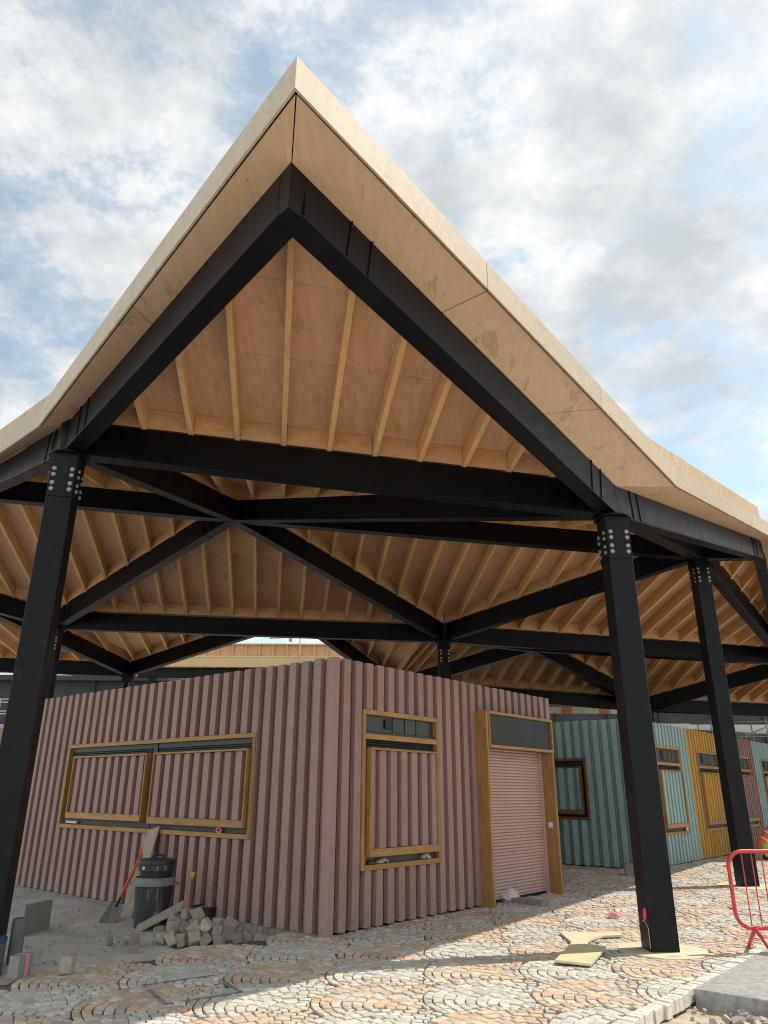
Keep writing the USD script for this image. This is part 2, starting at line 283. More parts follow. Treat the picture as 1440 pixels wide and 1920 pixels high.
m_sand = ground_mat('sand', [(.30, .25, .17), (.43, .37, .27), (.54, .48, .37)], scale=3)
m_joint = ground_mat('joint_sand', [(.06, .054, .047), (.115, .103, .087), (.21, .19, .155)], scale=4)
m_sett = M('sett_stone', {'g': ('geometry', {}), 'a': ('attribute', {'attribute': 'tint'}), 'n': ('noise_texture', {'scale': 22.0, 'detail': 7.0, 'roughness': .7}), 'r': ('rgb_ramp', {'ramp': [(.3, (.72,) * 3), (.7, (1.18,) * 3)]}),
                          'mu': ('mix', {'mix_type': 'multiply', 'fac': 1.0}), 'n2': ('noise_texture', {'scale': 90.0, 'detail': 5.0, 'roughness': .7}), 'bu': ('bump', {'strength': .3, 'distance': .006}), 'p': ('principled_bsdf', {'roughness': .8, 'specular_ior_level': .3})},
           [('g.position', 'n.vector'), ('n.fac', 'r.fac'), ('a.color', 'mu.color1'), ('r.color', 'mu.color2'), ('mu.color', 'p.base_color'), ('g.position', 'n2.vector'), ('n2.fac', 'bu.height'), ('bu.normal', 'p.normal')])

# ---------------------------------------------------------------- plan of the place
AW = V(math.cos(2.443), math.sin(2.443), 0)               # along the kiosks' long walls, away to the left
BW = V(math.cos(2.443 - math.pi / 2), math.sin(2.443 - math.pi / 2), 0)   # along their short walls, away to the right
C0 = V(-.66, 9.98, 0)                                      # the near corner of the pink kiosk
C1 = V(5.9, 18.25, 0)                                      # the near corner of the pale blue kiosk
GZ = -.08                                                  # level of the unpaved gravel
COL = {'L': V(-4.01, 8.49, 5.58), 'R': V(3.05, 9.19, 5.04), 'R2': V(6.83, 15.27, 6.36), 'N': V(-8.48, 18.85, 5.50), 'M': V(1.64, 19.85, 5.40), 'P': V(-7.94, 13.26, 6.895),
       'W': V(-8.70, 25.40, 5.24), 'V1': V(.42, 26.5, 4.9), 'V2': V(9.4, 26.9, 4.32), 'T': V(11.72, 21.46, 5.11)}
NODE = dict(COL)
NODE.update({'D': V(-3.16, 14.41, 6.87), 'C': V(-.745, 4.56, 5.78), 'E': V(8.44, 15.78, 6.535), 'X': V(-2.56, 21.6, 6.33), 'U': V(-9.95, 17.47, 5.76), 'Y': V(4.7, 23.1, 5.75), 'ZZ': V(14.2, 23.6, 5.55), 'K': V(-13.5, 11.5, 5.6), 'W2': V(-19.5, 23.5, 5.3), 'V3': V(1.6, 35.5, 6.0), 'V4': V(10.5, 36, 5.9), 'Z2': V(17, 31, 5.6), 'VR': V(16.4, 28.4, 4.25), 'G': V(19.5, 25, 4.9), 'H': V(23, 33, 5.4)})
DEPTH, BWID = .45, .20

# ---------------------------------------------------------------- ground
edge_p, edge_d = V(1.9, 6.5), BW[:2]                       # outer line of the paving, sand and slabs beyond it
edge_n = V(edge_d[1], -edge_d[0])
def lin(p, q, n=2): return [p, q]
kiosk_pink = Polygon([C0[:2], (C0 + 7.79 * AW)[:2], (C0 + 7.79 * AW + 5.84 * BW)[:2], (C0 + 5.84 * BW)[:2]])
kiosk_row = Polygon([C1[:2], (C1 + 6 * AW)[:2], (C1 + 6 * AW + 13.3 * BW)[:2], (C1 + 13.3 * BW)[:2]])
OUT = .10 * edge_n
paved = Polygon([(-3.9, 6.0), (-3.2, 8.22), (-2.66, 8.15), (-2.15, 8.95), (-1.35, 9.35), (-.62, 9.95), tuple((C0 + 5.84 * BW)[:2]), tuple((C0 + 6.2 * BW + 3 * AW)[:2]), (5.3, 26), (17, 30), (17, 24.5), tuple(edge_p + edge_d * 17), tuple(edge_p - edge_d * 3.5), (-2.0, 3.5), (-4.6, 3.5)])
g = .09
xs, ys = np.arange(-9, 12, g), np.arange(3.0, 25, g)
gx, gy = np.meshgrid(xs, ys, indexing='ij')
sd = (gx - edge_p[0]) * edge_n[0] + (gy - edge_p[1]) * edge_n[1]
import shapely
inp = shapely.contains_xy(paved.buffer(-.05), gx, gy)
P3 = np.stack([gx, gy, np.zeros_like(gx)], -1)
bumps = (meshkit.fbm(P3 * 1.3, 5, 3) - .5)
fine = (meshkit.fbm(P3 * 9, 3, 5) - .5)
h_gravel = GZ + bumps * .09 + fine * .045
h_trench = -.16 + bumps * .08 + fine * .05 + np.clip(.25 - sd, 0, .25) * .12
trench = sd > -.085
h = np.where(trench, h_trench, np.where(inp, -.016, h_gravel))
h[shapely.contains_xy(kiosk_pink.buffer(-.15), gx, gy)] = -.1
gv = np.stack([gx, gy, h], -1).reshape(-1, 3); nx, ny = gx.shape
idx = np.arange(nx * ny).reshape(nx, ny)
quads = np.stack([idx[:-1, :-1], idx[1:, :-1], idx[1:, 1:], idx[:-1, 1:]], -1).reshape(-1, 4)
qt = trench.ravel()[quads].sum(1) >= 2; qp = (inp.ravel()[quads].sum(1) >= 2) & ~qt
for nme, sel, mt, hh in (('gravel_ground', ~qt & ~qp, m_gravel, h), ('sand_ground', qt, m_sand, h_trench), ('paving_bed', qp, m_joint, None)):
    q = quads[sel]; u, inv = np.unique(q, return_inverse=True)
    gu = gv[u].copy(); gu[:, 2] = -.016 if hh is None else hh.reshape(-1)[u]
    structure(nme, (gu, inv.reshape(q.shape)), mt, smooth=True)
far = [box(-400, -400, -.5, -9, 600, -.085), box(12, -400, -.5, 400, 600, -.085), box(-9, -400, -.5, 12, 3.0, -.085), box(-9, 25, -.5, 12, 600, -.085)]
structure('ground', cat(*far), m_gravel)

# ---------------------------------------------------------------- fan-pattern sett paving
pav = setting('sett_paving')
FR, FH = .70, .61
fb, fe = unit(V(.70, .714)), unit(V(-.714, .70))
FO = V(0.17, 7.98)
def vis_region(c):
    r = Point(*c).buffer(FR - .006, 48)
    for k in (c + fb * FR - fe * FH, c - fb * FR - fe * FH, c - fe * 2 * FH): r = r.difference(Point(*k).buffer(FR + .002, 48))
    return r
R0 = vis_region(V(0, 0))
GREY = [(.53, .51, .455), (.57, .545, .48), (.49, .47, .425), (.61, .575, .49), (.45, .425, .375), (.55, .49, .40), (.51, .485, .44)]
ORNG = [(.57, .42, .29), (.61, .47, .34), (.55, .37, .235), (.50, .385, .32), (.62, .51, .385), (.45, .345, .29), (.59, .44, .26), (.56, .49, .40)]
def sett_geo(poly, top, hgt=.1, cham=.006):
    p = np.array(poly)[:, :2]; k = len(p); c = p.mean(0)
    rad = np.linalg.norm(p - c, axis=1, keepdims=True)
    inner = c + (p - c) * np.maximum(.5, 1 - cham / np.maximum(rad, .02))
    tilt = rng.normal(0, .018, 2); zt = top + (inner - c) @ tilt
    v = np.vstack([np.column_stack([inner, zt]), np.column_stack([p, np.full(k, top - cham * .9)]), np.column_stack([p, np.full(k, top - hgt)]), [[*c, top + .0035]]])
    f = [[3 * k, i, (i + 1) % k] for i in range(k)]
    for i in range(k):
        j = (i + 1) % k; f += [[k + i, k + j, j], [k + i, j, i], [2 * k + i, 2 * k + j, k + j], [2 * k + i, k + j, k + i]]
    return v, np.array(f)
disc_R = Point(3.07, 9.2).buffer(.47); disc_R2 = Point(6.83, 15.27).buffer(.55)
clip_edge = Polygon([tuple(edge_p - edge_d * 4 - edge_n * .125), tuple(edge_p + edge_d * 20 - edge_n * .125), tuple(edge_p + edge_d * 20 - edge_n * 30), tuple(edge_p - edge_d * 4 - edge_n * 30)])
blocked = unary_union([kiosk_pink.buffer(.02), kiosk_row.buffer(.02), disc_R, disc_R2])
ORNG = [tuple(.86 * a + .14 * b for a, b in zip(c_, (.52, .49, .43))) for c_ in ORNG]
setts = []
r0, pr0 = R0, prep(R0)
near = paved
pn = prep(near)
for j in range(-12, 38):
    for i in range(-19, 26):
        c = FO + fb * (2 * FR * i + (j % 2) * FR) + fe * FH * (j - 0)
        if not (-5.2 < c[0] < 15.5 and 3.2 < c[1] < 25): continue
        if not pn.contains(Point(*c)) and near.distance(Point(*c)) > (1.2 if c[0] > -.3 else .0): continue
        pal = GREY if j % 2 == 0 else ORNG
        mixp = rng.uniform(.03, .22)
        PW = .0955
        for k in range(10):
            ro, rin = FR - .7 * k * PW, FR - .7 * (k + 1) * PW
            co_, ci_ = -fe * .3 * k * PW, -fe * .3 * (k + 1) * PW
            ph = rng.uniform(0, 1); n = max(5, int(2 * math.pi * (ro + rin) / 2 / rng.uniform(.092, .110)))
            cuts = np.cumsum(rng.uniform(.74, 1.26, n)); cuts = (cuts / cuts[-1] + ph) * 2 * math.pi
            for a0, a1 in zip(cuts, np.roll(cuts, -1) + np.r_[np.zeros(n - 1), 2 * math.pi]):
                am = (a0 + a1) / 2
                g_ = .004 / max(rin, .05); g2 = .004 / ro
                jr = rng.normal(0, .0022, 4)
                pin = lambda a, d: ci_ + V(math.cos(a), math.sin(a)) * (rin + .0105 + d)
                pou = lambda a, d: co_ + V(math.cos(a), math.sin(a)) * (ro + d)
                q = [pin(a0 + g_, jr[0]), pin(a1 - g_, jr[1]), pou(a1 - g2, jr[2]), pou(a0 + g2, jr[3])]
                if a1 - a0 > .35: q.insert(3, pou(am, 0))
                pg = Polygon(q)
                if not pg.is_valid or not pr0.intersects(pg): continue
                if not pr0.contains(pg): pg = pg.intersection(r0).buffer(-.003)
                if pg.geom_type != 'Polygon' or pg.area < .0012: continue
                pg = shapely.affinity.translate(pg, c[0], c[1]) if hasattr(shapely, 'affinity') else pg
                ct = pg.centroid
                if blocked.contains(ct) or not clip_edge.contains(ct): continue
                if blocked.intersects(pg): pg = pg.difference(blocked)
                if not clip_edge.contains(pg): pg = pg.intersection(clip_edge)
                if pg.geom_type != 'Polygon' or pg.area < .0012: continue
                if pg.geom_type == 'Polygon' and len(pg.exterior.coords) > 7: pg = pg.simplify(.006)
                co = list(pg.exterior.coords)[:-1]
                if not pg.exterior.is_ccw: co = co[::-1]
                col = np.array((pal if rng.random() > mixp else (GREY + ORNG))[0:][rng.integers(0, len(pal))]) * rng.uniform(.91, 1.10)
                setts.append((co, col, rng.normal(0, .0035), V(ct.x, ct.y)))
# soldier course along the edge
tt = -3.4
while tt < 17:
    w = rng.uniform(.085, .115)
    a, b, d0, d1 = tt + .005, tt + w - .005, -.118 + rng.normal(0, .003), rng.normal(0, .006)
    co = [tuple(edge_p + edge_d * s + edge_n * d) for s, d in ((a, d0), (a, d1), (b, d1), (b, d0))]
    pg = Polygon(co); co = list(pg.exterior.coords)[:-1]
    if not pg.exterior.is_ccw: co = co[::-1]
    ct = V(pg.centroid.x, pg.centroid.y)
    setts.append((co, np.array(GREY[rng.integers(0, 4)]) * rng.uniform(.98, 1.2), .004 + rng.normal(0, .003), ct)); tt += w
# setts on edge along the foot of the pink kiosk
for k in range(17):
    s = .05 + k * .115; o = -BW
    q = [tuple((C0 + AW * a + o * b)[:2]) for a, b in ((s, .03), (s + .105, .03), (s + .105, .15), (s, .15))]
    pg = Polygon(q); co = list(pg.exterior.coords)[:-1]
    if not pg.exterior.is_ccw: co = co[::-1]
    setts.append((co, np.array((.27, .25, .21)) * rng.uniform(.85, 1.15), .01 + rng.normal(0, .004), V(pg.centroid.x, pg.centroid.y)))
def score(s):
    x, y = s[3]; d = math.hypot(x, y)
    ok = y > 5.85 and abs(x / y) < .56
    return -Polygon(s[0]).area / d ** 3 if ok else 0
setts.sort(key=score)
for s in setts[:300]: part(pav, 'sett', sett_geo(s[0], s[2]), m_sett, tint=s[1])
gv_, gf_, gt_, n = [], [], [], 0
for s in setts[300:]:
    v, f = sett_geo(s[0], s[2]); gv_.append(v); gf_.append(f + n); gt_.append(np.tile(s[1], (len(v), 1))); n += len(v)
part(pav, 'paving_setts', (np.vstack(gv_), np.vstack(gf_)), m_sett, kind='stuff', tint=np.vstack(gt_))
print('setts', len(setts))

# ---------------------------------------------------------------- the canopy
canopy = thing('market_canopy', 'large folded timber and black steel market canopy with plywood eaves over the kiosks', 'canopy', (0, 9, 0))
rdir = V(math.sin(RAZ), math.cos(RAZ)); cdir = V(math.cos(RAZ), -math.sin(RAZ))
TOP = lambda k: NODE[k] + V(0, 0, DEPTH)
def beam(a, b, ea=.0, eb=.0, bands=(1, 1), w=BWID):
    p, q = NODE[a], NODE[b]; d = unit(q - p); L = np.linalg.norm(q - p)
    p, q = p + d * ea, q - d * eb; s = unit(np.cross(d, Z)); u = np.cross(s, d)
    g = [bar(p, q, w, DEPTH - .018, .008, shift=(0, DEPTH / 2 + .009)), bar(p, q, w + .022, .018, .004, shift=(0, .009))]
    if bands:
        for t in ((.55, .82) if bands[0] else ()) + ((L - .82, L - .55) if bands[1] else ()):
            if 0 < t < np.linalg.norm(q - p): g.append(obox(p + d * t + u * DEPTH / 2, d, u, s, (.014, DEPTH + .012, w + .030), .003))
    return part(canopy, 'beam', cat(*g), m_steel)
def column(k, turn=0.0, r_drum=.22, zbase=0.0, faces=(0, 1, 2), w=.31, bolts=True, h_drum=None):
    n = NODE[k]; a = V(math.cos(turn), math.sin(turn), 0); b = V(-a[1], a[0], 0); zt = n[2] - .03
    c = part(canopy, 'column', obox((n[0], n[1], (zbase + zt) / 2), a, b, Z, (w, w, zt - zbase), .008), m_steel2)
    part(c, 'cap_disc', lathe([(.001, zt), (.237, zt), (.242, zt + .004), (.242, zt + .022), (.237, zt + .026), (.001, zt + .026)], (n[0], n[1], 0), 40), m_steel, smooth=40)
    part(c, 'node_drum', lathe([(r_drum, zt + .026), (r_drum, zt + .03 + (h_drum or DEPTH)), (.001, zt + .03 + (h_drum or DEPTH))], (n[0], n[1], 0), 40), m_steel, smooth=40)
    for fi in faces:
        o = (-b, a, -a)[fi]; t = np.cross(Z, o)
        part(c, 'flange_plate', obox(n * V(1, 1, 0) + V(0, 0, zt - .29) + o * (w / 2 + .006), t, o, Z, (w - .01, .014, .58), .003), m_steel)
        if not bolts: continue
        for sx in (-1, 1):
            for bz in (.22, .30, .41, .49):
                p0 = n * V(1, 1, 0) + V(0, 0, zt - bz) + o * (w / 2 + .012) + t * sx * .105
                hexa = tube([p0 + o * .004, p0 + o * .020], .0245, 6); wash = tube([p0, p0 + o * .005], .028, 12)
                part(c, 'bolt', cat(hexa, wash), m_bolt)
    return c
column('L', math.radians(10), .165, GZ, faces=(0, 1)); column('R', math.radians(2), .10, faces=(0, 2)); column('R2', math.radians(2), .12, faces=(0, 2))
for k in ('M', 'N', 'W', 'V1', 'V2', 'T', 'P'): column(k, math.radians(4), .2, faces=(0, 2), bolts=k in 'MNW')
E_ = .2
for a, b in (('L', 'C'), ('C', 'R'), ('L', 'R'), ('L', 'D'), ('D', 'R'), ('D', 'R2'), ('D', 'M'), ('D', 'N'), ('D', 'P'), ('N', 'M'), ('R2', 'M'), ('R', 'R2'), ('R', 'E'), ('E', 'R2'), ('R2', 'T'), ('M', 'T'), ('E', 'T'),
             ('P', 'L'), ('U', 'W'), ('W', 'X'), ('X', 'V1'), ('V1', 'Y'), ('Y', 'V2'), ('U', 'N'), ('N', 'X'), ('X', 'M'), ('M', 'Y'), ('Y', 'T'), ('V1', 'V2'), ('V2', 'ZZ'), ('ZZ', 'T'), ('T', 'G'), ('ZZ', 'G'), ('G', 'H'), ('ZZ', 'Z2'), ('V2', 'VR'), ('ZZ', 'VR'), ('W', 'W2'), ('U', 'W2')):
    beam(a, b, bands=(1, 0) if (a, b) == ('L', 'C') else (1, 1) if (a, b) not in (('N', 'M'), ('M', 'T')) else None)
_d1, _d2 = unit((NODE['L'] - NODE['C'])[:2]), unit((NODE['R'] - NODE['C'])[:2]); _n1, _n2 = V(-abs(_d1[1]), -abs(_d1[0])), V(abs(_d2[1]), -abs(_d2[0])); _c = NODE['C'][:2]
_o = np.linalg.solve(np.array([_n1, _n2]), V(_n1 @ _c + .1, _n2 @ _c + .1))
part(canopy, 'apex_plate', hullmesh(np.array([V(*q, NODE['C'][2] + z) for q in (_o, _c + _n1 * .1 + _d1 * .05, _c + _n2 * .1 + _d2 * .05, _c - _n1 * .09 + _d1 * .12, _c - _n2 * .09 + _d2 * .12) for z in (-.006, DEPTH - .004)])), m_steel)
RD, PT = .27, .018
def panel(ids, memb=True):
    a, b, c = (TOP(k) for k in ids); n = np.cross(b - a, c - a); n /= n[2]
    zf = lambda xy: a[2] - (n[0] * (xy[0] - a[0]) + n[1] * (xy[1] - a[1]))
    tri = Polygon([a[:2], b[:2], c[:2]]); pan = group(canopy, 'roof_panel')
    inner = tri.buffer(-.115, join_style=2)
    cs = [p[:2] @ cdir for p in (a, b, c)]; rs = [p[:2] @ rdir for p in (a, b, c)]
    for k in range(math.floor(min(cs) / .6), math.ceil(max(cs) / .6) + 1):
        s = k * .6 - .10
        ln = shapely.LineString([cdir * s + rdir * (min(rs) - 1), cdir * s + rdir * (max(rs) + 1)]).intersection(tri.buffer(-.03, join_style=2))
        if ln.is_empty or ln.length < .35: continue
        (x0, y0), (x1, y1) = ln.coords[0], ln.coords[-1]
        p, q = V(x0, y0, zf((x0, y0))), V(x1, y1, zf((x1, y1)))
        d = unit(q - p); u = unit(np.cross(np.cross(d, Z), d)); sd_ = np.cross(d, u)
        part(pan, 'rafter', obox((p + q) / 2 + Z * RD / 2, d, u, sd_, (np.linalg.norm(q - p), RD * u[2], .066), .003), m_raft)
    # blocking boards between the rafters over every beam
    ring = list(inner.exterior.coords)
    for (x0, y0), (x1, y1) in zip(ring[:-1], ring[1:]):
        p, q = V(x0, y0), V(x1, y1); c0, c1 = p @ cdir, q @ cdir
        na, nb_ = NODE['N'][:2], NODE['P'][:2]; nd = unit(nb_ - na)
        if abs(nd[0] * ((p + q) / 2 - na)[1] - nd[1] * ((p + q) / 2 - na)[0]) < .2 and 'N' in ids and 'P' in ids: continue   # no beam, so no boards, on this fold
        if abs(c1 - c0) < .15: cuts = [0, 1]
        else:
            lo, hi = sorted((c0, c1)); cuts = sorted({0.0, 1.0} | {(k * .6 - .10 - c0) / (c1 - c0) for k in range(math.floor(lo / .6) - 1, math.ceil(hi / .6) + 1) if lo < k * .6 - .10 < hi})
        for t0, t1 in zip(cuts[:-1], cuts[1:]):
            e0, e1 = p + (q - p) * t0, p + (q - p) * t1
            if np.linalg.norm(e1 - e0) < .09: continue
            gap = unit(e1 - e0) * .037; e0, e1 = e0 + gap, e1 - gap
            if (e1 - e0) @ gap <= 0: continue
            lean = V(rng.normal(0, .006), rng.normal(0, .006), 0)
            v = np.array([[*e0, zf(e0) + .002], [*e1, zf(e1) + .002], [*e1, zf(e1) + RD - .002], [*e0, zf(e0) + RD - .002]])
            v[2:] += lean; nn = unit(np.cross(v[1] - v[0], Z)) * .018
            part(pan, 'blocking_board', prism(v, nn), m_block)
    # plywood deck sheets
    for i in range(math.floor(min(rs) / 1.22) - 1, math.ceil(max(rs) / 1.22) + 1):
        off = (i % 2) * 1.2
        for j in range(math.floor(min(cs) / 2.4) - 2, math.ceil(max(cs) / 2.4) + 1):
            r0_, r1_, c0_, c1_ = i * 1.22 + .002, (i + 1) * 1.22 - .003, j * 2.4 + off - .10 + .002, (j + 1) * 2.4 + off - .10 - .002
            sq = Polygon([rdir * r + cdir * c_ for r, c_ in ((r0_, c0_), (r0_, c1_), (r1_, c1_), (r1_, c0_))]).intersection(tri)
            if sq.is_empty or sq.geom_type != 'Polygon' or sq.area < .01: continue
            co = np.array(sq.exterior.coords)[:-1]; P = np.array([[*p_, zf(p_) + RD + rng.uniform(0, .002)] for p_ in co])
            part(pan, 'deck_sheet', prism(P, V(0, 0, PT)), m_deck)
    up_ = np.array([a, b, c]) + V(0, 0, RD + PT + .012)
    part(pan, 'roof_membrane', prism(up_, V(0, 0, .03)), m_memb)
    return zf
zf = {}
for ids in ('L R C', 'L R D', 'R R2 D', 'R2 M D', 'M N D', 'N P D', 'P L D', 'R R2 E', 'R2 M T', 'R2 E T', 'U N P', 'U N X', 'U W X', 'N M X', 'X M V1', 'M V1 Y', 'Y V1 V2', 'M Y T', 'Y V2 ZZ', 'Y ZZ T', 'U W W2', 'V1 V3 V4', 'V1 V4 V2', 'V2 V4 Z2', 'T ZZ G', 'VR G H', 'V2 VR Z2', 'VR Z2 H', 'V2 ZZ VR', 'VR ZZ G'):
    zf[ids] = panel(ids.split())

for a, b in (('W', 'X'), ('X', 'V1'), ('W', 'W2'), ('V1', 'V3')):
    p, q = TOP(a), TOP(b); s_ = unit(np.cross(q - p, Z)); s_ = s_ if s_ @ (V(-3, 15, 0) - (p + q) / 2) < 0 else -s_
    part(canopy, 'edge_board', bar(p + s_ * .02 + Z * .13, q + s_ * .02 + Z * .13, .02, .28), m_block)
# eaves: soffit and fascia round the front edge P - L - C - R - E - T
per = ['P', 'L', 'C', 'R', 'E', 'T']
wid = {'PL': .385, 'LC': .37, 'CR': .51, 'RE': .50, 'ET': .4}
side = []
for a, b in zip(per[:-1], per[1:]):
    d = unit((NODE[b] - NODE[a])[:2]); nrm = V(d[1], -d[0]); side.append((d, nrm))
for i in range(len(side)):
    d, nrm = side[i]; midp = (NODE[per[i]] + NODE[per[i + 1]])[:2] / 2
    if nrm @ (midp - V(1.2, 13)) < 0: side[i] = (d, -nrm)
def corner(i, ofs):
    """plan corner at perimeter node i for offsets ofs(edge name)"""
    p = NODE[per[i]][:2]
    es = [(per[j] + per[j + 1], *side[j]) for j in (i - 1, i) if 0 <= j < len(side)]
    if len(es) == 1: e, d, nrm = es[0]; return p + nrm * ofs(e)
    (e1, d1, n1), (e2, d2, n2) = es
    if abs(d1[0] * d2[1] - d1[1] * d2[0]) < .1: return p + unit(n1 + n2) * (ofs(e1) + ofs(e2)) / 2
    A_ = np.array([n1, n2]); return np.linalg.solve(A_, V(n1 @ p + ofs(e1), n2 @ p + ofs(e2)))
outer_at = {'P': V(-8.248, 13.003, 7.061), 'L': V(-4.366, 8.34, 5.915), 'R': V(4.225, 9.819, 5.762), 'E': V(8.786, 15.493, 6.862), 'T': V(12.1, 21.3, 5.58)}
def ruled(q, na, nb, th):
    a = np.linspace(0, 1, na + 1)[:, None, None]; b = np.linspace(0, 1, nb + 1)[None, :, None]
    p = ((1 - a) * (1 - b) * q[0] + a * (1 - b) * q[1] + a * b * q[2] + (1 - a) * b * q[3]).reshape(-1, 3); n = len(p); w = nb + 1; f = []
    for i in range(na):
        for j in range(nb):
            k = i * w + j; f += [[k, k + 1, k + w + 1], [k, k + w + 1, k + w], [n + k, n + k + w + 1, n + k + 1], [n + k, n + k + w, n + k + w + 1]]
    rim = [i * w for i in range(na)] + [na * w + j for j in range(nb)] + [i * w + nb for i in range(na, 0, -1)] + [j for j in range(nb, 0, -1)]
    for x, y in zip(rim, rim[1:] + rim[:1]): f += [[x, y, n + y], [x, n + y, n + x]]
    return np.vstack([p, p + V(0, 0, th)]), np.array(f)
inn, outr = [], []
for i, k in enumerate(per):
    pi, po = corner(i, lambda e: .085), corner(i, lambda e: wid[e]); zt = TOP(k)[2]
    inn.append(V(*pi, zt - .012)); outr.append(outer_at[k] if k in outer_at else V(*po, zf['L R C'](po)))
FHGT = .315
KL0 = V(-4.16, 8.53, 6.77)
seg = [unit((outr[i + 1] - outr[i])[:2]) for i in range(len(outr) - 1)]
segn = [(lambda n_: n_ if n_ @ side[i][1] > 0 else -n_)(V(d[1], -d[0])) for i, d in enumerate(seg)]
def out(i, o):
    n_ = [segn[j] for j in (i - 1, i) if 0 <= j < len(seg)]; h_ = unit(sum(n_)); return outr[i][:2] + h_ * o / max(.4, h_ @ n_[0])
for i, (a, b) in enumerate(zip(per[:-1], per[1:])):
    i0, i1, o0, o1 = inn[i], inn[i + 1], outr[i], outr[i + 1]; L = np.linalg.norm(o1 - o0); n = max(1, round(L / 2.44)); nrm = V(*side[i][1], 0)
    for k in range(n):
        t0, t1 = k / n + .0012, (k + 1) / n - .0012
        lerp = lambda p, q, t: p + (q - p) * t
        quad = [lerp(i0, i1, t0), lerp(i0, i1, t1), lerp(o0, o1, t1), lerp(o0, o1, t0)]
        part(canopy, 'soffit_board', ruled(quad, 8, 4, .018), m_soff)
    dd = unit(o1 - o0); e0, e1 = .016 * (0 if i == 0 else 1), 0
    off = .018
    q0, q1, Q0, Q1 = out(i, off), out(i + 1, off), out(i, off + .021), out(i + 1, off + .021)
    z0, z1 = o0[2] - .004, o1[2] - .004
    nf = max(1, round(L / 2.9))
    for k in range(nf):
        t0, t1 = k / nf + (.0006 if k else 0), (k + 1) / nf - (.0006 if k < nf - 1 else 0)
        pts = []
        for t in (t0, t1):
            zz = z0 + (z1 - z0) * t; a_, b_ = q0 + (q1 - q0) * t, Q0 + (Q1 - Q0) * t
            pts += [V(*a_, zz), V(*b_, zz), V(*b_, zz + FHGT), V(*a_, zz + FHGT)]
        part(canopy, 'fascia_board', hullmesh(np.array(pts)), m_fasc)
    # closing strip of roof over the eaves
    r0c, r1c = corner(i, lambda e: -.06), corner(i + 1, lambda e: -.06)
    top = [V(*r0c, i0[2] + RD + .075), V(*r1c, i1[2] + RD + .075), V(*q1, z1 + FHGT - .05), V(*q0, z0 + FHGT - .05)]
    part(canopy, 'eaves_roofing', cat(prism(np.array(top)[[0, 1, 2]], V(0, 0, .025)), prism(np.array(top)[[0, 2, 3]], V(0, 0, .025))), m_memb)
    # kerb of plywood set back on the roof beside the two outer bays
    if a + b in ('RE', 'PL'):
        k0, k1 = (V(3.69, 9.61, 6.58), V(8.57, 15.67, 7.76)) if a + b == 'RE' else (KL0, V(-8.03, 13.18, 8.05))
        runs = [(k0 + (k1 - k0) * k / 3, k0 + (k1 - k0) * ((k + 1) / 3 - .001), segn[i]) for k in range(3)]
        if a + b == 'RE': runs.append((k1, V(11.75, 21.2, 6.3), segn[i + 1]))
        for ka, kb2, kn in runs:
            pts = [p_ + Z * dz - V(*kn, 0) * th for p_ in (ka, kb2) for dz in (0, -.75) for th in (0, .02)]
            part(canopy, 'roof_kerb_board', hullmesh(np.array(pts)), m_kerb)

# ---------------------------------------------------------------- kiosks
def clad(t, name_b, name_p, org, d, o, s0, s1, z0, z1, holes, mat, pitch, phase, bw=.130, dep=.08, zoff=0.0):
    """battens and backing boards on the wall from org along d (outward o), cut round the holes (s0, s1, z0, z1)"""
    def pieces(a, b):
        zs = [(z0, z1)]
        for (h0, h1, y0, y1) in holes:
            if b > h0 + .004 and a < h1 - .004:
                zs = [p for (u, w) in zs for p in ((u, min(w, y0)), (max(u, y1), w)) if p[1] - p[0] > .03]
        return zs
    def put_(a, b, dp0, dp1, nm):
        a, b = max(a, s0), min(b, s1)
        if b - a < .02: return
        segs = [(a, b)]
        for (h0, h1, y0, y1) in holes:
            for hx in (h0, h1): segs = [q for (u, w) in segs for q in (((u, hx), (hx, w)) if u + .012 < hx < w - .012 else ((u, w),))]
        for u, w in segs:
            for y0, y1 in pieces(u, w):
                jz = rng.normal(0, .0025)
                part(t, nm, obox(org + d * (u + w) / 2 + o * ((dp0 + dp1) / 2 + rng.normal(0, .0008)) + Z * ((y0 + y1) / 2 + jz), d, o, Z, (w - u, dp1 - dp0, y1 - y0), .003), mat)
    k = math.floor((s0 - phase) / pitch) - 1
    while phase + k * pitch < s1 + pitch:
        p = phase + k * pitch
        put_(p + bw + .007, p + pitch - .001, .0, .02, name_p)
        put_(p, p + bw, .021, .02 + dep, name_b); k += 1
def rails(t, org, d, o, s0, s1, z0, z1, w, dep0, dep1, mat, math_, name, sides='lrtb', wb=None):
    """a frame of four boards"""
    wb = wb or w
    B = lambda a, b, y0, y1, m_: part(t, name, obox(org + d * (a + b) / 2 + o * (dep0 + dep1) / 2 + Z * (y0 + y1) / 2, d, o, Z, (b - a, dep1 - dep0, y1 - y0), .003), m_)
    if 'l' in sides: B(s0, s0 + w, z0, z1, mat)
    if 'r' in sides: B(s1 - w, s1, z0, z1, mat)
    if 't' in sides: B(s0 + w + .001, s1 - w - .001, z1 - w, z1, math_)
    if 'b' in sides: B(s0 + w + .001, s1 - w - .001, z0, z0 + wb, math_)
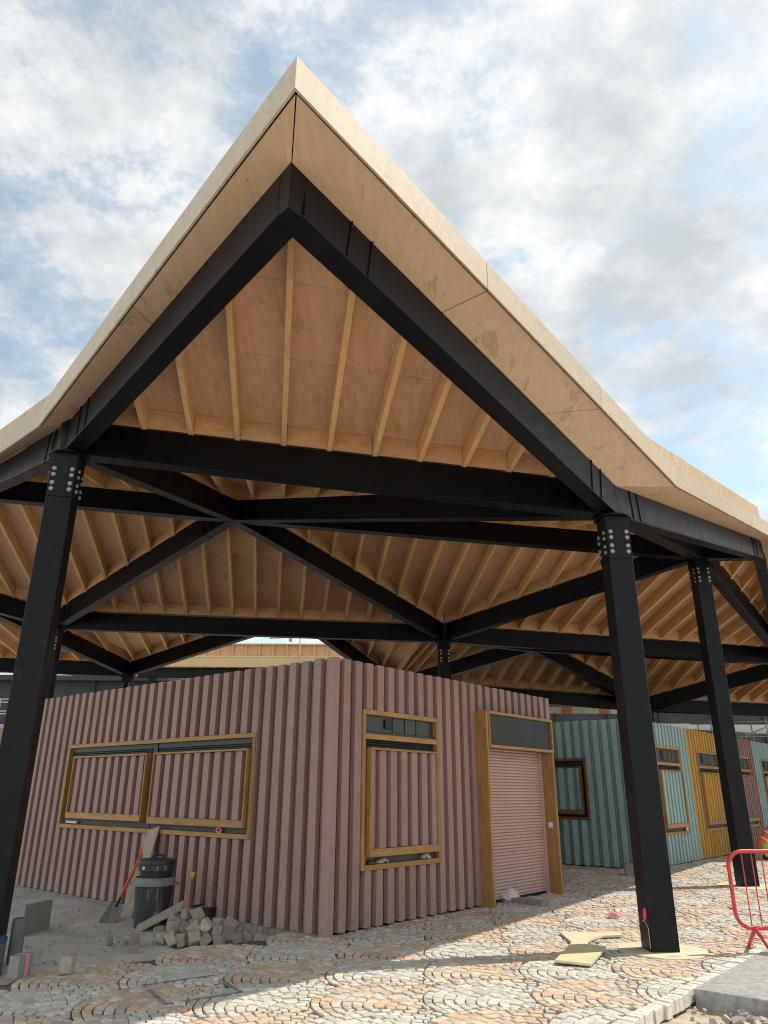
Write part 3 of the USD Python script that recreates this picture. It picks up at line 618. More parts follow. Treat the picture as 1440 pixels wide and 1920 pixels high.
def shutter(t, org, d, o, s0, s1, z0, z1, mat, pitch, phase, oak, oakh, dep0=.03, dep1=.165, label=None):
    sh = group(t, 'window_shutter', label)
    w = .028
    rails(sh, org, d, o, s0, s1, z0, z1, w, dep0, dep1, oak, oakh, 'shutter_rail', wb=.095)
    part(sh, 'shutter_back', obox(org + d * (s0 + s1) / 2 + o * (dep0 + .02) + Z * (z0 + z1) / 2, d, o, Z, (s1 - s0 - 2 * w, .02, z1 - z0 - w), .0), mat)
    clad(sh, 'batten', 'cladding_board', org + o * (dep0 + .032), d, o, s0 + w + .002, s1 - w - .002, z0 + .096, z1 - w - .004, [], mat, pitch, phase, dep=.065)
def louvre(t, org, d, o, s0, s1, z0, z1, n=4):
    for k in range(n):
        zz = z0 + (k + .5) * (z1 - z0) / n
        part(t, 'louvre_slat', obox(org + d * (s0 + s1) / 2 + o * .035 + Z * zz, d, unit(o + Z * .5), unit(Z - o * .5), (s1 - s0, .03, (z1 - z0) / n * .55), .002), m_dark)
def panel_box(t, name, org, d, o, s0, s1, z0, z1, d0, d1, mat, bev=.0): return part(t, name, obox(org + d * (s0 + s1) / 2 + o * (d0 + d1) / 2 + Z * (z0 + z1) / 2, d, o, Z, (s1 - s0, d1 - d0, z1 - z0), bev), mat)
def tall_window(t, org, d, o, s0, s1, mat, pitch, phase, z0=.665, z1=2.66, oak=None):
    oak = oak or m_oak; oakh = m_oakh if oak is m_oak else oak
    panel_box(t, 'window_recess', org, d, o, s0 + .02, s1 - .02, z0 + .02, z1 - .02, .0, .012, m_black)
    rails(t, org, d, o, s0, s1, z0, z1, .062, .0, .115, oak, oakh, 'window_frame')
    panel_box(t, 'transom_rail', org, d, o, s0 + .063, s1 - .063, 2.275, 2.345, .0, .114, oakh, .003)
    panel_box(t, 'transom_panel', org, d, o, s0 + .063, s1 - .063, 2.38, z1 - .063, .012, .045, m_dark, .004)
    panel_box(t, 'transom_panel', org, d, o, s0 + .063, s1 - .063, 2.346, 2.378, .012, .075, m_dark, .004)
    panel_box(t, 'transom_vent', org, d, o, s0 + .52, s0 + .66, 2.43, z1 - .10, .046, .075, m_black, .006)
    for f_ in (.70, .98, 1.25):
        if s0 + f_ < s1 - .1: panel_box(t, 'transom_bar', org, d, o, s0 + f_, s0 + f_ + .012, 2.38, z1 - .064, .046, .056, m_dark)
    louvre(t, org, d, o, s0 + .063, s1 - .063, 2.165, 2.272, 3)
    panel_box(t, 'sill_panel', org, d, o, s0 + .063, s1 - .063, z0 + .063, .825, .012, .05, m_dark, .004)
    shutter(t, org, d, o, s0 + .105, s1 - .10, .82, 2.165, mat, pitch, phase, oak, oakh)

KH = 3.29
pk = thing('market_kiosk', 'dusky pink batten-clad kiosk in front with oak-framed shutters and a pink roller door', 'kiosk', C0)
mid = C0 + AW * 3.9 + BW * 2.92
part(pk, 'wall_core', obox(mid + Z * KH / 2, AW, BW, Z, (7.78, 5.83, KH - .06)), m_black)
part(pk, 'roof', obox(mid + Z * (KH - .02), AW, BW, Z, (7.7, 5.75, .05), .01), m_memb)
oA, oB = -BW, -AW
HA = [(1.38, 6.55, .995, 2.38)]
HB = [(.48, 2.215, .665, 2.66), (3.27, 5.955, 0, 2.85)]
clad(pk, 'batten', 'cladding_board', C0, AW, oA, .0, 7.79, -.01, KH, HA, m_pink, .2433, .859 - .2433 * 3 + .02)
clad(pk, 'batten', 'cladding_board', C0, BW, oB, .0, 5.84, .02, KH, HB, m_pink, .2335, .10)
part(pk, 'corner_board', cat(obox(C0 + AW * -.049 + oA * .093 + Z * KH / 2, AW, oA, Z, (.11, .022, KH), .003), obox(C0 + BW * -.038 + oB * .093 + Z * KH / 2, BW, oB, Z, (.088, .022, KH), .003)), m_pink)
part(pk, 'corner_board', obox(C0 + AW * 7.79 + oA * .05 + Z * KH / 2, AW, oA, Z, (.03, .10, KH), .003), m_pink)
part(pk, 'seam_strip', obox(C0 + BW * 2.905 + oB * .012 + Z * KH / 2, BW, oB, Z, (.012, .022, KH - .03), .0), m_black)
# wide two-shutter window on the left wall
panel_box(pk, 'window_recess', C0, AW, oA, 1.40, 6.53, 1.01, 2.36, .0, .012, m_black)
rails(pk, C0, AW, oA, 1.38, 6.55, .995, 2.38, .062, .0, .115, m_oak, m_oakh, 'window_frame')
panel_box(pk, 'window_mullion', C0, AW, oA, 3.80, 3.90, 1.06, 2.318, .012, .07, m_dark, .004)
panel_box(pk, 'sill_panel', C0, AW, oA, 1.445, 3.79, 1.058, 1.15, .012, .06, m_dark, .004)
panel_box(pk, 'sill_panel', C0, AW, oA, 3.91, 6.485, 1.058, 1.15, .012, .06, m_dark, .004)
panel_box(pk, 'head_panel', C0, AW, oA, 1.445, 3.79, 2.24, 2.317, .012, .06, m_dark, .004)
panel_box(pk, 'head_panel', C0, AW, oA, 3.91, 6.485, 2.24, 2.317, .012, .06, m_dark, .004)
louvre(pk, C0, AW, oA, 1.445, 3.79, 2.17, 2.235, 2); louvre(pk, C0, AW, oA, 3.91, 6.485, 2.17, 2.235, 2)
shutter(pk, C0, AW, oA, 1.475, 3.755, 1.135, 2.168, m_pink, .2433, .859 - .2433 * 3 + .02, m_oak, m_oakh)
shutter(pk, C0, AW, oA, 3.945, 6.235, 1.155, 2.168, m_pink, .2433, .859 - .2433 * 3 + .02, m_oak, m_oakh)
tall_window(pk, C0, BW, oB, .48, 2.215, m_pink, .2335, .10)
# door bay: deep oak posts, sign box, roller shutter
DP = .30
panel_box(pk, 'door_jamb', C0, BW, oB, 3.27, 3.325, 0, 2.86, .0, DP, m_oak, .004)
panel_box(pk, 'door_jamb', C0, BW, oB, 5.44, 5.495, 0, 2.28, .0, DP, m_oak, .004)
panel_box(pk, 'door_jamb', C0, BW, oB, 5.895, 5.955, 0.0, 2.28, .0, .10, m_oak, .004) if False else None
sg = group(pk, 'door_sign')
rails(sg, C0, BW, oB, 3.326, 5.50, 2.285, 2.86, .045, DP - .10, DP + .012, m_oak, m_oakh, 'sign_frame')
panel_box(sg, 'sign_board', C0, BW, oB, 3.372, 5.454, 2.33, 2.815, DP - .09, DP - .03, m_sign, .004)
panel_box(pk, 'sign_box', C0, BW, oB, 3.33, 5.49, 2.30, 2.845, .0, DP - .10, m_dark)
panel_box(pk, 'shutter_guide', C0, BW, oB, 3.326, 3.40, 0, 2.285, .02, .08, m_roll, .004)
panel_box(pk, 'shutter_guide', C0, BW, oB, 5.36, 5.438, 0, 2.285, .02, .08, m_roll, .004)
panel_box(pk, 'door_recess', C0, BW, oB, 3.33, 5.44, 0, 2.3, -.005, .008, m_black)
rd = group(pk, 'roller_shutter')
NS = 46; zs = np.linspace(.075, 2.30, NS + 1)
for k in range(NS):
    z0, z1 = zs[k], zs[k + 1]; hz = z1 - z0
    prof = [(.035, z0), (.052, z0 + hz * .22), (.058, z0 + hz * .5), (.054, z0 + hz * .8), (.036, z0 + hz * .97)]
    v = [C0 + BW * s + oB * d + Z * z for s in (3.402, 5.358) for d, z in prof]
    f = []
    for q in range(4): f += [[q, 5 + q, 6 + q], [q, 6 + q, q + 1]]
    f = np.array(f); n_ = np.cross(v[f[0][1]] - v[f[0][0]], v[f[0][2]] - v[f[0][0]])
    if n_ @ oB < 0: f = f[:, ::-1]
    part(rd, 'shutter_slat', (np.array(v), f), m_roll)
panel_box(rd, 'bottom_bar', C0, BW, oB, 3.402, 5.358, .05, .074, .03, .07, m_roll, .004)
panel_box(pk, 'key_switch', C0, BW, oB, 5.438 - .05, 5.438 + .03, 1.02, 1.10, .081, .10, m_white, .004) if False else None
part(pk, 'key_switch', obox(C0 + BW * 5.432 + oB * .17 + Z * 1.08, BW, oB, Z, (.016, .08, .09), .004), m_white)
part(pk, 'plinth', obox(C0 + AW * 4.9 + oA * .02 + Z * -.09, AW, oA, Z, (5.7, .06, .14), .01), m_granite)

def row_kiosk(name_label, s0, s1, mat, win, left_wall=False):
    k = thing('market_kiosk', name_label, 'kiosk', C1 + BW * s0, 'kiosks in the row behind') if False else thing('market_kiosk', name_label, 'kiosk', C1 + BW * s0)
    md = C1 + BW * (s0 + s1) / 2 + AW * 3.0
    part(k, 'wall_core', obox(md + Z * KH / 2, AW, BW, Z, (5.96, s1 - s0 - .04, KH - .06)), m_black)
    part(k, 'roof', obox(md + Z * (KH - .02), AW, BW, Z, (5.9, s1 - s0 - .1, .05)), m_memb)
    clad(k, 'batten', 'cladding_board', C1, BW, oB, s0 + .003, s1 - .003, .02, KH, [(win[0], win[1], .665, 2.74)], mat, .2335, s0 + .02)
    tall_window(k, C1, BW, oB, win[0], win[1], mat, .2335, s0 + .02, z1=2.74)
    return k
kb = row_kiosk('pale teal batten-clad kiosk at the corner of the row behind the black column', 0, 3.6, m_teal, (1.2, 2.91))
clad(kb, 'batten', 'cladding_board', C1, AW, oA, .0, 5.9, .02, KH, [(1.14, 4.6, 1.01, 2.41)], m_teal, .2433, .05)
part(kb, 'corner_board', cat(obox(C1 + AW * -.049 + oA * .093 + Z * KH / 2, AW, oA, Z, (.11, .022, KH), .003), obox(C1 + BW * -.038 + oB * .093 + Z * KH / 2, BW, oB, Z, (.088, .022, KH), .003)), m_teal)
panel_box(kb, 'window_recess', C1, AW, oA, 1.16, 4.58, 1.02, 2.40, .0, .012, m_black)
rails(kb, C1, AW, oA, 1.14, 4.6, 1.01, 2.41, .062, .0, .115, m_oakr, m_oakr, 'window_frame')
shutter(kb, C1, AW, oA, 1.29, 3.0, 1.13, 2.215, m_teal, .2433, .05, m_oakr, m_oakr)
shutter(kb, C1, AW, oA, 3.05, 4.5, 1.13, 2.215, m_teal, .2433, .05, m_oakr, m_oakr)
row_kiosk('ochre yellow batten-clad kiosk between the teal kiosk and the second black column', 3.6, 6.85, m_yell, (4.28, 6.2))
row_kiosk('dark pink batten-clad kiosk in the row just right of the far black column', 6.85, 10.0, m_pink2, (7.55, 9.45))
row_kiosk('pale blue batten-clad kiosk at the right end of the row, cut by the picture edge', 10.0, 13.3, m_teal, (10.79, 12.6))

# ---------------------------------------------------------------- loose things on the ground, left
def noisy(geo, amp, sc, seed=0):
    v, f = geo; n = np.stack([meshkit.fbm(v * sc + k * 17.3, 3, seed + k) - .5 for k in range(3)], -1); return v + n * amp, f
def stone(c, size, seed, rot=None):
    r = np.random.default_rng(seed); h = np.asarray(size) / 2
    p = _cb(h, min(h) * .16); p = p * (1 + r.normal(0, .05, p.shape)); p = p + r.normal(0, .0035, p.shape)
    for a in range(3): p[:, a] *= 1 + r.normal(0, .10) * np.sign(p[:, (a + 1) % 3])
    a = r.uniform(0, 2 * math.pi); R = trimesh.transformations.euler_matrix(*( (r.normal(0, .35), r.normal(0, .35), a) if rot is None else rot))[:3, :3]
    v, f = hullmesh(p @ R.T); v = v - V(0, 0, v[:, 2].min()) + np.asarray(c, float); return v, f
TAN = [(.27, .235, .185), (.31, .27, .22), (.23, .20, .16), (.36, .32, .26), (.25, .22, .19)]
pc = V(-2.10, 9.88); k = 0
pax, pay = unit(V(.99, -.12)), unit(V(.12, .99))
heap = []
ORD = ['first', 'second', 'third', 'fourth', 'fifth', 'sixth', 'seventh', 'eighth', 'ninth']
for lvl, rows, hh in ((0, ((-.27, 5), (-.135, 8), (0, 9), (.135, 8), (.27, 6)), 0), (1, ((-.14, 5), (0, 6), (.14, 5)), .10), (2, ((0, 2),), .18)):
    for j, (w, n) in enumerate(rows):
        for i in range(n):
            u = (i - (n - 1) / 2) * .132 - (.16 if lvl == 2 else .05 * lvl)
            q = pc + pax * (u + rng.normal(0, .014)) + pay * (w + rng.normal(0, .016))
            if lvl == 0 and j == 0: lab = f'stone sett in the front row of the heap, {ORD[i]} from the left'
            elif lvl == 0 and j == 1: lab = f'stone sett on the ground in the second row of the heap, {ORD[i]} from the left'
            elif lvl == 1: lab = f'stone sett of the upper layer of the heap, {("front", "middle", "back")[j]} row, {ORD[i]} from the left'
            elif lvl == 2: lab = f'{("left", "right")[i]} one of the two topmost stone setts on the heap'
            else: lab = None
            heap.append((q, GZ + .01 + hh + rng.uniform(-.012, .012), lab))
for q, zz, lab in heap:
    sz = rng.uniform(.10, .14, 3); col = np.array(TAN[rng.integers(0, 5)]) * rng.uniform(.85, 1.25)
    single('loose_sett', lab or 'stone sett buried in the back of the heap', 'stone', stone((*q, zz), sz, 100 + k), m_sett, group=None if lab else 'setts buried in the back of the heap', tint=col); k += 1
for (x, y, sz, lab) in ((-2.755, 9.27, (.11, .10, .09), 'single tan stone sett on the gravel, nearest of those left of the heap'), (-2.98, 9.78, (.06, .06, .055), 'small broken piece of sett on the gravel touching an upright sett'), (-2.90, 9.80, (.10, .09, .12), 'upright stone sett on the gravel just left of the heap'),
                        (-3.20, 9.87, (.07, .05, .08), 'small brown stone standing alone farthest left on the gravel')):
    single('loose_sett', lab, 'stone', stone((x, y, GZ - .01), sz, 300 + k, (0, 0, .5)), m_sett, tint=(.30, .265, .215)); k += 1
single('loose_sett', 'pale stone sett standing upright on the paving edge near the taped block', 'stone', stone((-2.94, 7.93, .0), (.12, .11, .145), 77, (0, 0, .2)), m_sett, tint=(.37, .33, .25))
dr = []
for q in range(620):
    x, y = rng.uniform(-5.6, -1.4), rng.uniform(8.2, 13.2)
    if paved.buffer(.1).contains(Point(x, y)) or kiosk_pink.buffer(.1).contains(Point(x, y)): continue
    s_ = rng.uniform(.006, .018) * (2.4 if q % 9 == 0 else 1); dr.append(stone((x, y, GZ - .005), (s_, s_ * .8, s_ * .6), 900 + q))
single('slate', 'flat dark slate lying by the right end of the sett heap', 'slate', stone((-1.36, 9.62, GZ + .03), (.3, .2, .022), 55, (0, .05, .3)), m_sett, tint=(.09, .09, .09))
structure('damp_sand', prism([V(x, y, GZ + .035) for x, y in ((-3.02, 8.18), (-2.85, 8.52), (-2.5, 8.7), (-2.25, 8.82), (-2.38, 8.45), (-2.52, 8.2), (-2.75, 8.12))], V(0, 0, .006)), ground_mat('damp_sand', [(.10, .085, .06), (.15, .13, .095), (.2, .175, .13)], scale=4))
structure('gravel_pebbles', cat(*dr), m_sett, kind='stuff', tint=(.34, .315, .27))

bx, by = -3.06, 11.0
bn = thing('dustbin', 'dented black plastic dustbin smeared with grey mortar beside the orange shovel', 'dustbin', (bx, by, GZ))
part(bn, 'body', lathe([(.001, GZ), (.205, GZ), (.212, GZ + .02), (.245, GZ + .50), (.248, GZ + .51)], (bx, by, 0), 40), m_plast, smooth=40)
part(bn, 'rim', lathe([(.248, GZ + .50), (.272, GZ + .505), (.276, GZ + .53), (.262, GZ + .60), (.250, GZ + .605), (.24, GZ + .56)], (bx, by, 0), 40), m_dusty, smooth=40)
for sg_ in (-1, 1):
    c = V(bx, by, GZ + .53); part(bn, 'handle', tube([c + X * sg_ * .26 + Y * -.07, c + X * sg_ * .315 + Y * -.05 - Z * .012, c + X * sg_ * .33 - Z * .016, c + X * sg_ * .315 + Y * .05 - Z * .012, c + X * sg_ * .26 + Y * .07], .014, 8), m_dusty, smooth=40)
bx2 = bx + .015
b2 = thing('lidded_bin', 'black lidded bin nested in the top of the mortar-smeared dustbin', 'dustbin', (bx2, by, GZ + .56))
part(b2, 'body', lathe([(.2, GZ + .55), (.222, GZ + .70), (.226, GZ + .70)], (bx2, by, 0), 40), m_plast2, smooth=40)
part(b2, 'rim', lathe([(.225, GZ + .68), (.243, GZ + .685), (.246, GZ + .755), (.236, GZ + .76)], (bx2, by, 0), 40), m_plast, smooth=40)
ld = part(b2, 'lid', lathe([(.244, GZ + .752), (.25, GZ + .757), (.252, GZ + .80), (.245, GZ + .815), (.22, GZ + .822), (.2, GZ + .816), (.12, GZ + .828), (.001, GZ + .832)], (bx2, by, 0), 40), m_plast2, smooth=40)
part(ld, 'lid_handle', tube([(bx2 - .09, by, GZ + .822), (bx2 - .07, by, GZ + .86), (bx2 - .02, by, GZ + .872), (bx2 + .02, by, GZ + .872), (bx2 + .07, by, GZ + .86), (bx2 + .09, by, GZ + .822)], .016, 8), m_plast2, smooth=40)
part(b2, 'label_tag', obox((bx2 - .115, by - .222, GZ + .722), unit(V(.9, -.45, 0)), unit(V(-.45, -.9, 0)), Z, (.035, .004, .035)), m_white)
part(b2, 'label_dot', obox((bx2 - .1155, by - .2235, GZ + .722), unit(V(.9, -.45, 0)), unit(V(-.45, -.9, 0)), Z, (.012, .004, .014)), m_black)
# leaning plank, short plank, shovel
pb, ptp = V(-3.55, 11.52, GZ + .01), V(-3.47, 12.16, 1.07)
single('plank', 'long dusty plywood plank leaning against the pink wall behind the shovel', 'plank', bar(pb, ptp, .26, .02, .003, up=unit(V(-.64, -.77, .4))), m_plank)
single('plank', 'short timber plank lying aslant with one end on the sett heap', 'plank', bar(V(-3.16, 10.74, GZ + .01), V(-2.54, 10.55, .24), .15, .024, .003, up=unit(V(-.35, -.55, .76))), m_plank)
sh = thing('shovel', 'orange-shafted shovel with muddy square blade leaning on the plank', 'shovel', (-3.72, 11.3, GZ))
sb, se = V(-3.665, 11.50, .17), V(-3.57, 12.04, .75)
sd_ = unit(se - sb)
part(sh, 'shaft', tube([sb + sd_ * .04, sb + sd_ * .45], .025, 12), m_orange, smooth=40); part(sh, 'neck', tube([sb - sd_ * .10, sb + sd_ * .06], [.024, .017], 10), m_plast2, smooth=40)
part(sh, 'shaft', tube([sb + sd_ * .44, se - sd_ * .06], .017, 12), m_plast2, smooth=40) if False else part(sh, 'shaft', tube([sb + sd_ * .44, se - sd_ * .06], .021, 12), m_orange, smooth=40)
hs = unit(X - sd_ * sd_[0]); hA, hB, hN = se + sd_ * .06 + hs * .055, se + sd_ * .06 - hs * .055, se - sd_ * .07
part(sh, 'handle', cat(tube([hN, se - sd_ * .02 + hs * .04, hA], .014, 8), tube([hN, se - sd_ * .02 - hs * .04, hB], .014, 8), tube([hA + hs * .01, hB - hs * .01], .016, 10)), m_orange, smooth=40)
bp = []
for i, t in enumerate(np.linspace(0, 1, 7)):
    cen = sb - sd_ * (.06 + .30 * t) * V(1, 1, 1); wv = .10 + .012 * t if t > .08 else .07
    for j, u in enumerate(np.linspace(-1, 1, 7)): bp.append(cen + hs * wv * u + np.cross(hs, sd_) * (.02 * u * u + .02 * t * t))
bp = np.array(bp); bp[:, 2] = np.maximum(bp[:, 2], GZ + .005); bf = []
for i in range(6):
    for j in range(6): a = i * 7 + j; bf += [[a, a + 1, a + 8], [a, a + 8, a + 7]]
bf = np.array(bf); nb = np.cross(hs, sd_) * .004
part(sh, 'blade', cat((bp + nb, bf), (bp - nb, bf[:, ::-1])), m_blade, smooth=True)
rdm = thing('marker_rod', 'thin red rod with a yellow mushroom cap standing behind the setts', 'marker rod', (-2.63, 11.36, GZ))
part(rdm, 'rod', tube([(-2.625, 11.35, GZ), (-2.638, 11.37, .51)], .007, 8), m_rod); part(rdm, 'cap', lathe([(.012, .47), (.022, .475), (.024, .505), (.034, .51), (.037, .53), (.03, .545), (.001, .548)], (-2.638, 11.37, 0), 20), m_yel, smooth=40)
kx, ky = -2.40, 11.22
bu = thing('bucket', 'small black builder\'s bucket with wire handle up, behind the sett heap', 'bucket', (kx, ky, GZ))
part(bu, 'body', lathe([(.001, GZ), (.125, GZ), (.13, GZ + .01), (.165, GZ + .22), (.158, GZ + .22), (.125, GZ + .02), (.001, GZ + .02)], (kx, ky, 0), 32), m_plast, smooth=40)
part(bu, 'rim', lathe([(.164, GZ + .21), (.178, GZ + .212), (.178, GZ + .228), (.16, GZ + .23)], (kx, ky, 0), 32), m_plast2, smooth=40)
part(bu, 'wire_handle', tube([V(kx - .165, ky, GZ + .22), V(kx - .15, ky + .02, GZ + .36), V(kx - .08, ky + .04, GZ + .44), V(kx + .02, ky + .05, GZ + .45), V(kx + .10, ky + .03, GZ + .39), V(kx + .165, ky, GZ + .22)], .004, 6), m_blade)
# left edge things
single('kerb_slab', 'large grey sawn stone slab standing on edge on the gravel at left', 'stone slab', obox(V(-4.41, 10.56, GZ + .17), unit(V(.17, .985, 0)), unit(V(.985, -.17, 0)), Z, (.58, .085, .345), .006), m_granite)
tb = thing('stone_block', 'small grey stone block striped with pink spray paint, bottom left on the paving', 'stone block', (-3.4, 7.8, 0))
ta, tbb = unit(V(.99, -.1, 0)), unit(V(.2, .98, 0)); tcn = V(-3.335, 7.83, .09)
part(tb, 'block', obox(tcn, ta, tbb, Z, (.10, .20, .18), .004), m_granite)
part(tb, 'paint_stripe', obox(tcn + tbb * .02, ta, tbb, Z, (.104, .04, .184), .002), m_pinkp)
ps = thing('grey_pipe', 'short grey plastic pipe standing upright beside the left column foot', 'pipe', (-3.74, 8.60, GZ))
part(ps, 'pipe', lathe([(.068, GZ), (.07, .33), (.066, .365), (.055, .36), (.055, .2)], (-3.74, 8.60, 0), 24), m_duct, smooth=40)
rp = thing('ribbed_duct', 'ribbed grey flexible duct with a blue cap at the bottom left corner', 'duct', (-3.80, 8.17, GZ))
pr = [(.13, GZ)]
for q in range(13): z_ = GZ + .005 + q * .023; pr += [(.14, z_), (.14, z_ + .012), (.128, z_ + .014), (.128, z_ + .021)]
part(rp, 'duct', lathe(pr, (-3.80, 8.17, 0), 32), m_duct, smooth=40); part(rp, 'cap', lathe([(.142, GZ + .30), (.143, GZ + .335), (.13, GZ + .34), (.001, GZ + .34)], (-3.80, 8.17, 0), 32), m_bluep, smooth=40)
# recessed cover in the paving
mc = thing('inspection_cover', 'thin steel frame of a sett-filled inspection cover in the paving at lower left', 'cover', (-1.65, 7.4, 0))
qv = [V(-2.11, 7.52), V(-1.73, 6.89), V(-1.178, 7.285), V(-1.549, 7.918)]
for a, b in zip(qv, qv[1:] + qv[:1]):
    d = unit(b - a); nn = V(-d[1], d[0])
    for o in (0, .022): part(mc, 'frame_bar', bar(V(*(a + nn * o), .001), V(*(b + nn * o), .001), .005, .014), m_dusty)

# ---------------------------------------------------------------- things on the right
for nme, (x, y), r_, lab in (('base_board', (3.07, 9.2), .47, 'round pale board let into the setts round the near black column foot'), ('base_board', (6.83, 15.27), .55, 'round pale board round the foot of the farther black column behind the barrier')):
    t = np.linspace(0, 2 * np.pi, 48, endpoint=False); rr = r_ * (1 + .012 * np.sin(3 * t + 1))
    bd = thing(nme, lab, 'board', (x, y, 0))
    v = np.vstack([np.column_stack([x + rr * s * np.cos(t), y + rr * s * np.sin(t), np.full(48, z)]) for s, z in ((1, -.03), (1, .005), (.992, .009))] + [[[x, y, .009]]]); f = []
    for i in range(2):
        for j in range(48): j2 = (j + 1) % 48; f += [[i * 48 + j, i * 48 + j2, i * 48 + 48 + j2], [i * 48 + j, i * 48 + 48 + j2, i * 48 + 48 + j]]
    for j in range(48): f.append([96 + j, 96 + (j + 1) % 48, 144])
    part(bd, 'disc', (v, np.array(f)), m_tmpl)
    if x < 4:
        tx = meshkit.text_mesh('1650', .045, .001); vv = np.array(tx.vertices); part(bd, 'pencil_mark', (vv + V(2.98, 8.82, .0095), np.array(tx.faces)), m_plank)
yb = thing('plywood_offcut', 'square plywood offcut sprayed yellow lying on the setts left of the near column', 'board', (2.07, 8.75, 0))
yq = np.array([[1.735, 8.45, .022], [2.05, 8.29, .018], [2.42, 9.05, .04], [2.09, 9.22, .05]])
part(yb, 'sheet', prism(yq, V(0, 0, .022)), m_ypaint)
cp = Polygon([(2.158, 10.149), (2.880, 10.060), (2.857, 9.919), (2.606, 9.859), (2.460, 9.708), (2.345, 9.522), (2.254, 9.240), (2.14, 9.24)])
cres = trimesh.creation.extrude_polygon(cp.buffer(0), .022, engine='earcut'); cres.apply_translation((0, 0, .012))
single('plywood_offcut', 'curved plywood offcut with a quarter-round cut-out lying behind the yellow board', 'board', tm(cres), m_tmpl)
sp = []
for q in range(7):
    t = np.linspace(0, 2 * np.pi, 18, endpoint=False); a = rng.uniform(.04, .075)
    sp.append(tube(np.column_stack([3.2 + a * np.cos(t) + rng.normal(0, .02), 11.42 + .05 * np.sin(t) + rng.normal(0, .01) * np.ones(18), .02 + .03 * rng.random() + .02 * np.sin(2 * t + q)]), .008, 6, closed=True))
single('string_line', 'tangled bundle of pink string line lying on the sunlit setts', 'string', cat(*sp), m_string, smooth=True)
kb_ = thing('stone_block', 'grey stone block on the setts beside the teal wall, half behind the near column', 'stone block', (5.3, 17.1, 0))
part(kb_, 'block', obox((5.38, 17.08, .11), unit(V(.95, -.3, 0)), unit(V(.3, .95, 0)), Z, (.5, .3, .22), .006), m_granite)
part(kb_, 'pink_tape', obox((5.08, 17.10, .07), unit(V(.95, -.3, 0)), unit(V(.3, .95, 0)), Z, (.09, .1, .12), .01), m_pinkp)
dk = thing('paver_stack', 'flat grey paver on the setts in front of the roller door', 'paver', (2.3, 12.8, 0))
for q in range(2): part(dk, 'paver', obox(V(2.19, 12.84, .035) + V(.205, -.20, 0) * q, unit(V(.715, -.70, 0)), unit(V(.70, .715, 0)), Z, (.275, .2, .07), .005), m_granite)
bg = trimesh.creation.icosphere(3, .13); bv = np.array(bg.vertices) * V(1.3, .8, .75); bv = noisy((bv, None), .13, 9, 4)[0]; bv = noisy((bv, None), .05, 30, 9)[0]
m_bag = M('clear_plastic', {'p': ('principled_bsdf', {'base_color': (.8, .8, .8), 'roughness': .3}), 't': ('transparent_bsdf', {}), 'mx': ('mix_closure', {'fac': .45})}, [('t.BSDF', 'mx.closure1'), ('p.BSDF', 'mx.closure2')], surface='mx.closure')
single('plastic_bag', 'crumpled clear plastic bag under the roller door beside the paver', 'plastic bag', (bv + V(2.02, 13.0, .075), np.array(bg.faces)), m_bag, smooth=True)
# red strap on the near column
cp_ = thing('cup', 'red cup and loose wire hanging on the left side of the near column', 'cup', (2.86, 9.15, .36))
part(cp_, 'cup', tube([(2.865, 9.05, .31), (2.868, 9.05, .34), (2.872, 9.05, .40), (2.878, 9.05, .43)], [.010, .018, .020, .010], 12), m_redcl, smooth=40)
part(cp_, 'wire', tube([(2.83, 9.03, .315), (2.86, 9.02, .30), (2.885, 9.02, .24), (2.888, 9.02, .05)], .004, 6), m_galv)

bar_t = thing('barrier', 'red tubular steel pedestrian barrier at the right edge on the slab', 'barrier', (4.2, 9.08, 0))
bx0, bx1, by0, zb, zt_ = 3.87, 6.05, 9.06, .235, 1.0
bd = unit(V(1, .10, 0))
pt = lambda u, z: V(bx0, by0, z) + bd * u
W_ = 2.2; rc = .17
path = []
for (cu, cz, a0) in ((rc, zt_ - rc, 180), (W_ - rc, zt_ - rc, 90), (W_ - rc, zb + rc, 0), (rc, zb + rc, -90)):
    for a in np.radians(np.linspace(a0, a0 - 90, 8)): path.append(pt(cu + rc * math.cos(a), cz + rc * math.sin(a)))
part(bar_t, 'frame', tube(path, .021, 14, closed=True), m_red, smooth=40)
for q in range(17): u = .17 + q * .117; part(bar_t, 'infill_bar', tube([pt(u, zb), pt(u, zt_)], .0068, 8), m_red, smooth=True)
for z_ in (.43, .85): part(bar_t, 'hook', obox(pt(-.035, z_), bd, np.cross(Z, bd), Z, (.06, .02, .022), .004), m_red)
nb = np.cross(Z, bd)
for u in (.20, 1.9):
    for s_ in (-1, 1): part(bar_t, 'foot', tube([pt(u, zb), pt(u + .03, .0) + nb * s_ * .24 + V(0, 0, .02)], .021, 12), m_red, smooth=40); part(bar_t, 'foot_plug', tube([pt(u + .03, .0) + nb * s_ * .24 + V(0, 0, .03), pt(u + .034, 0) + nb * s_ * .265], .024, 12), m_galv, smooth=40)
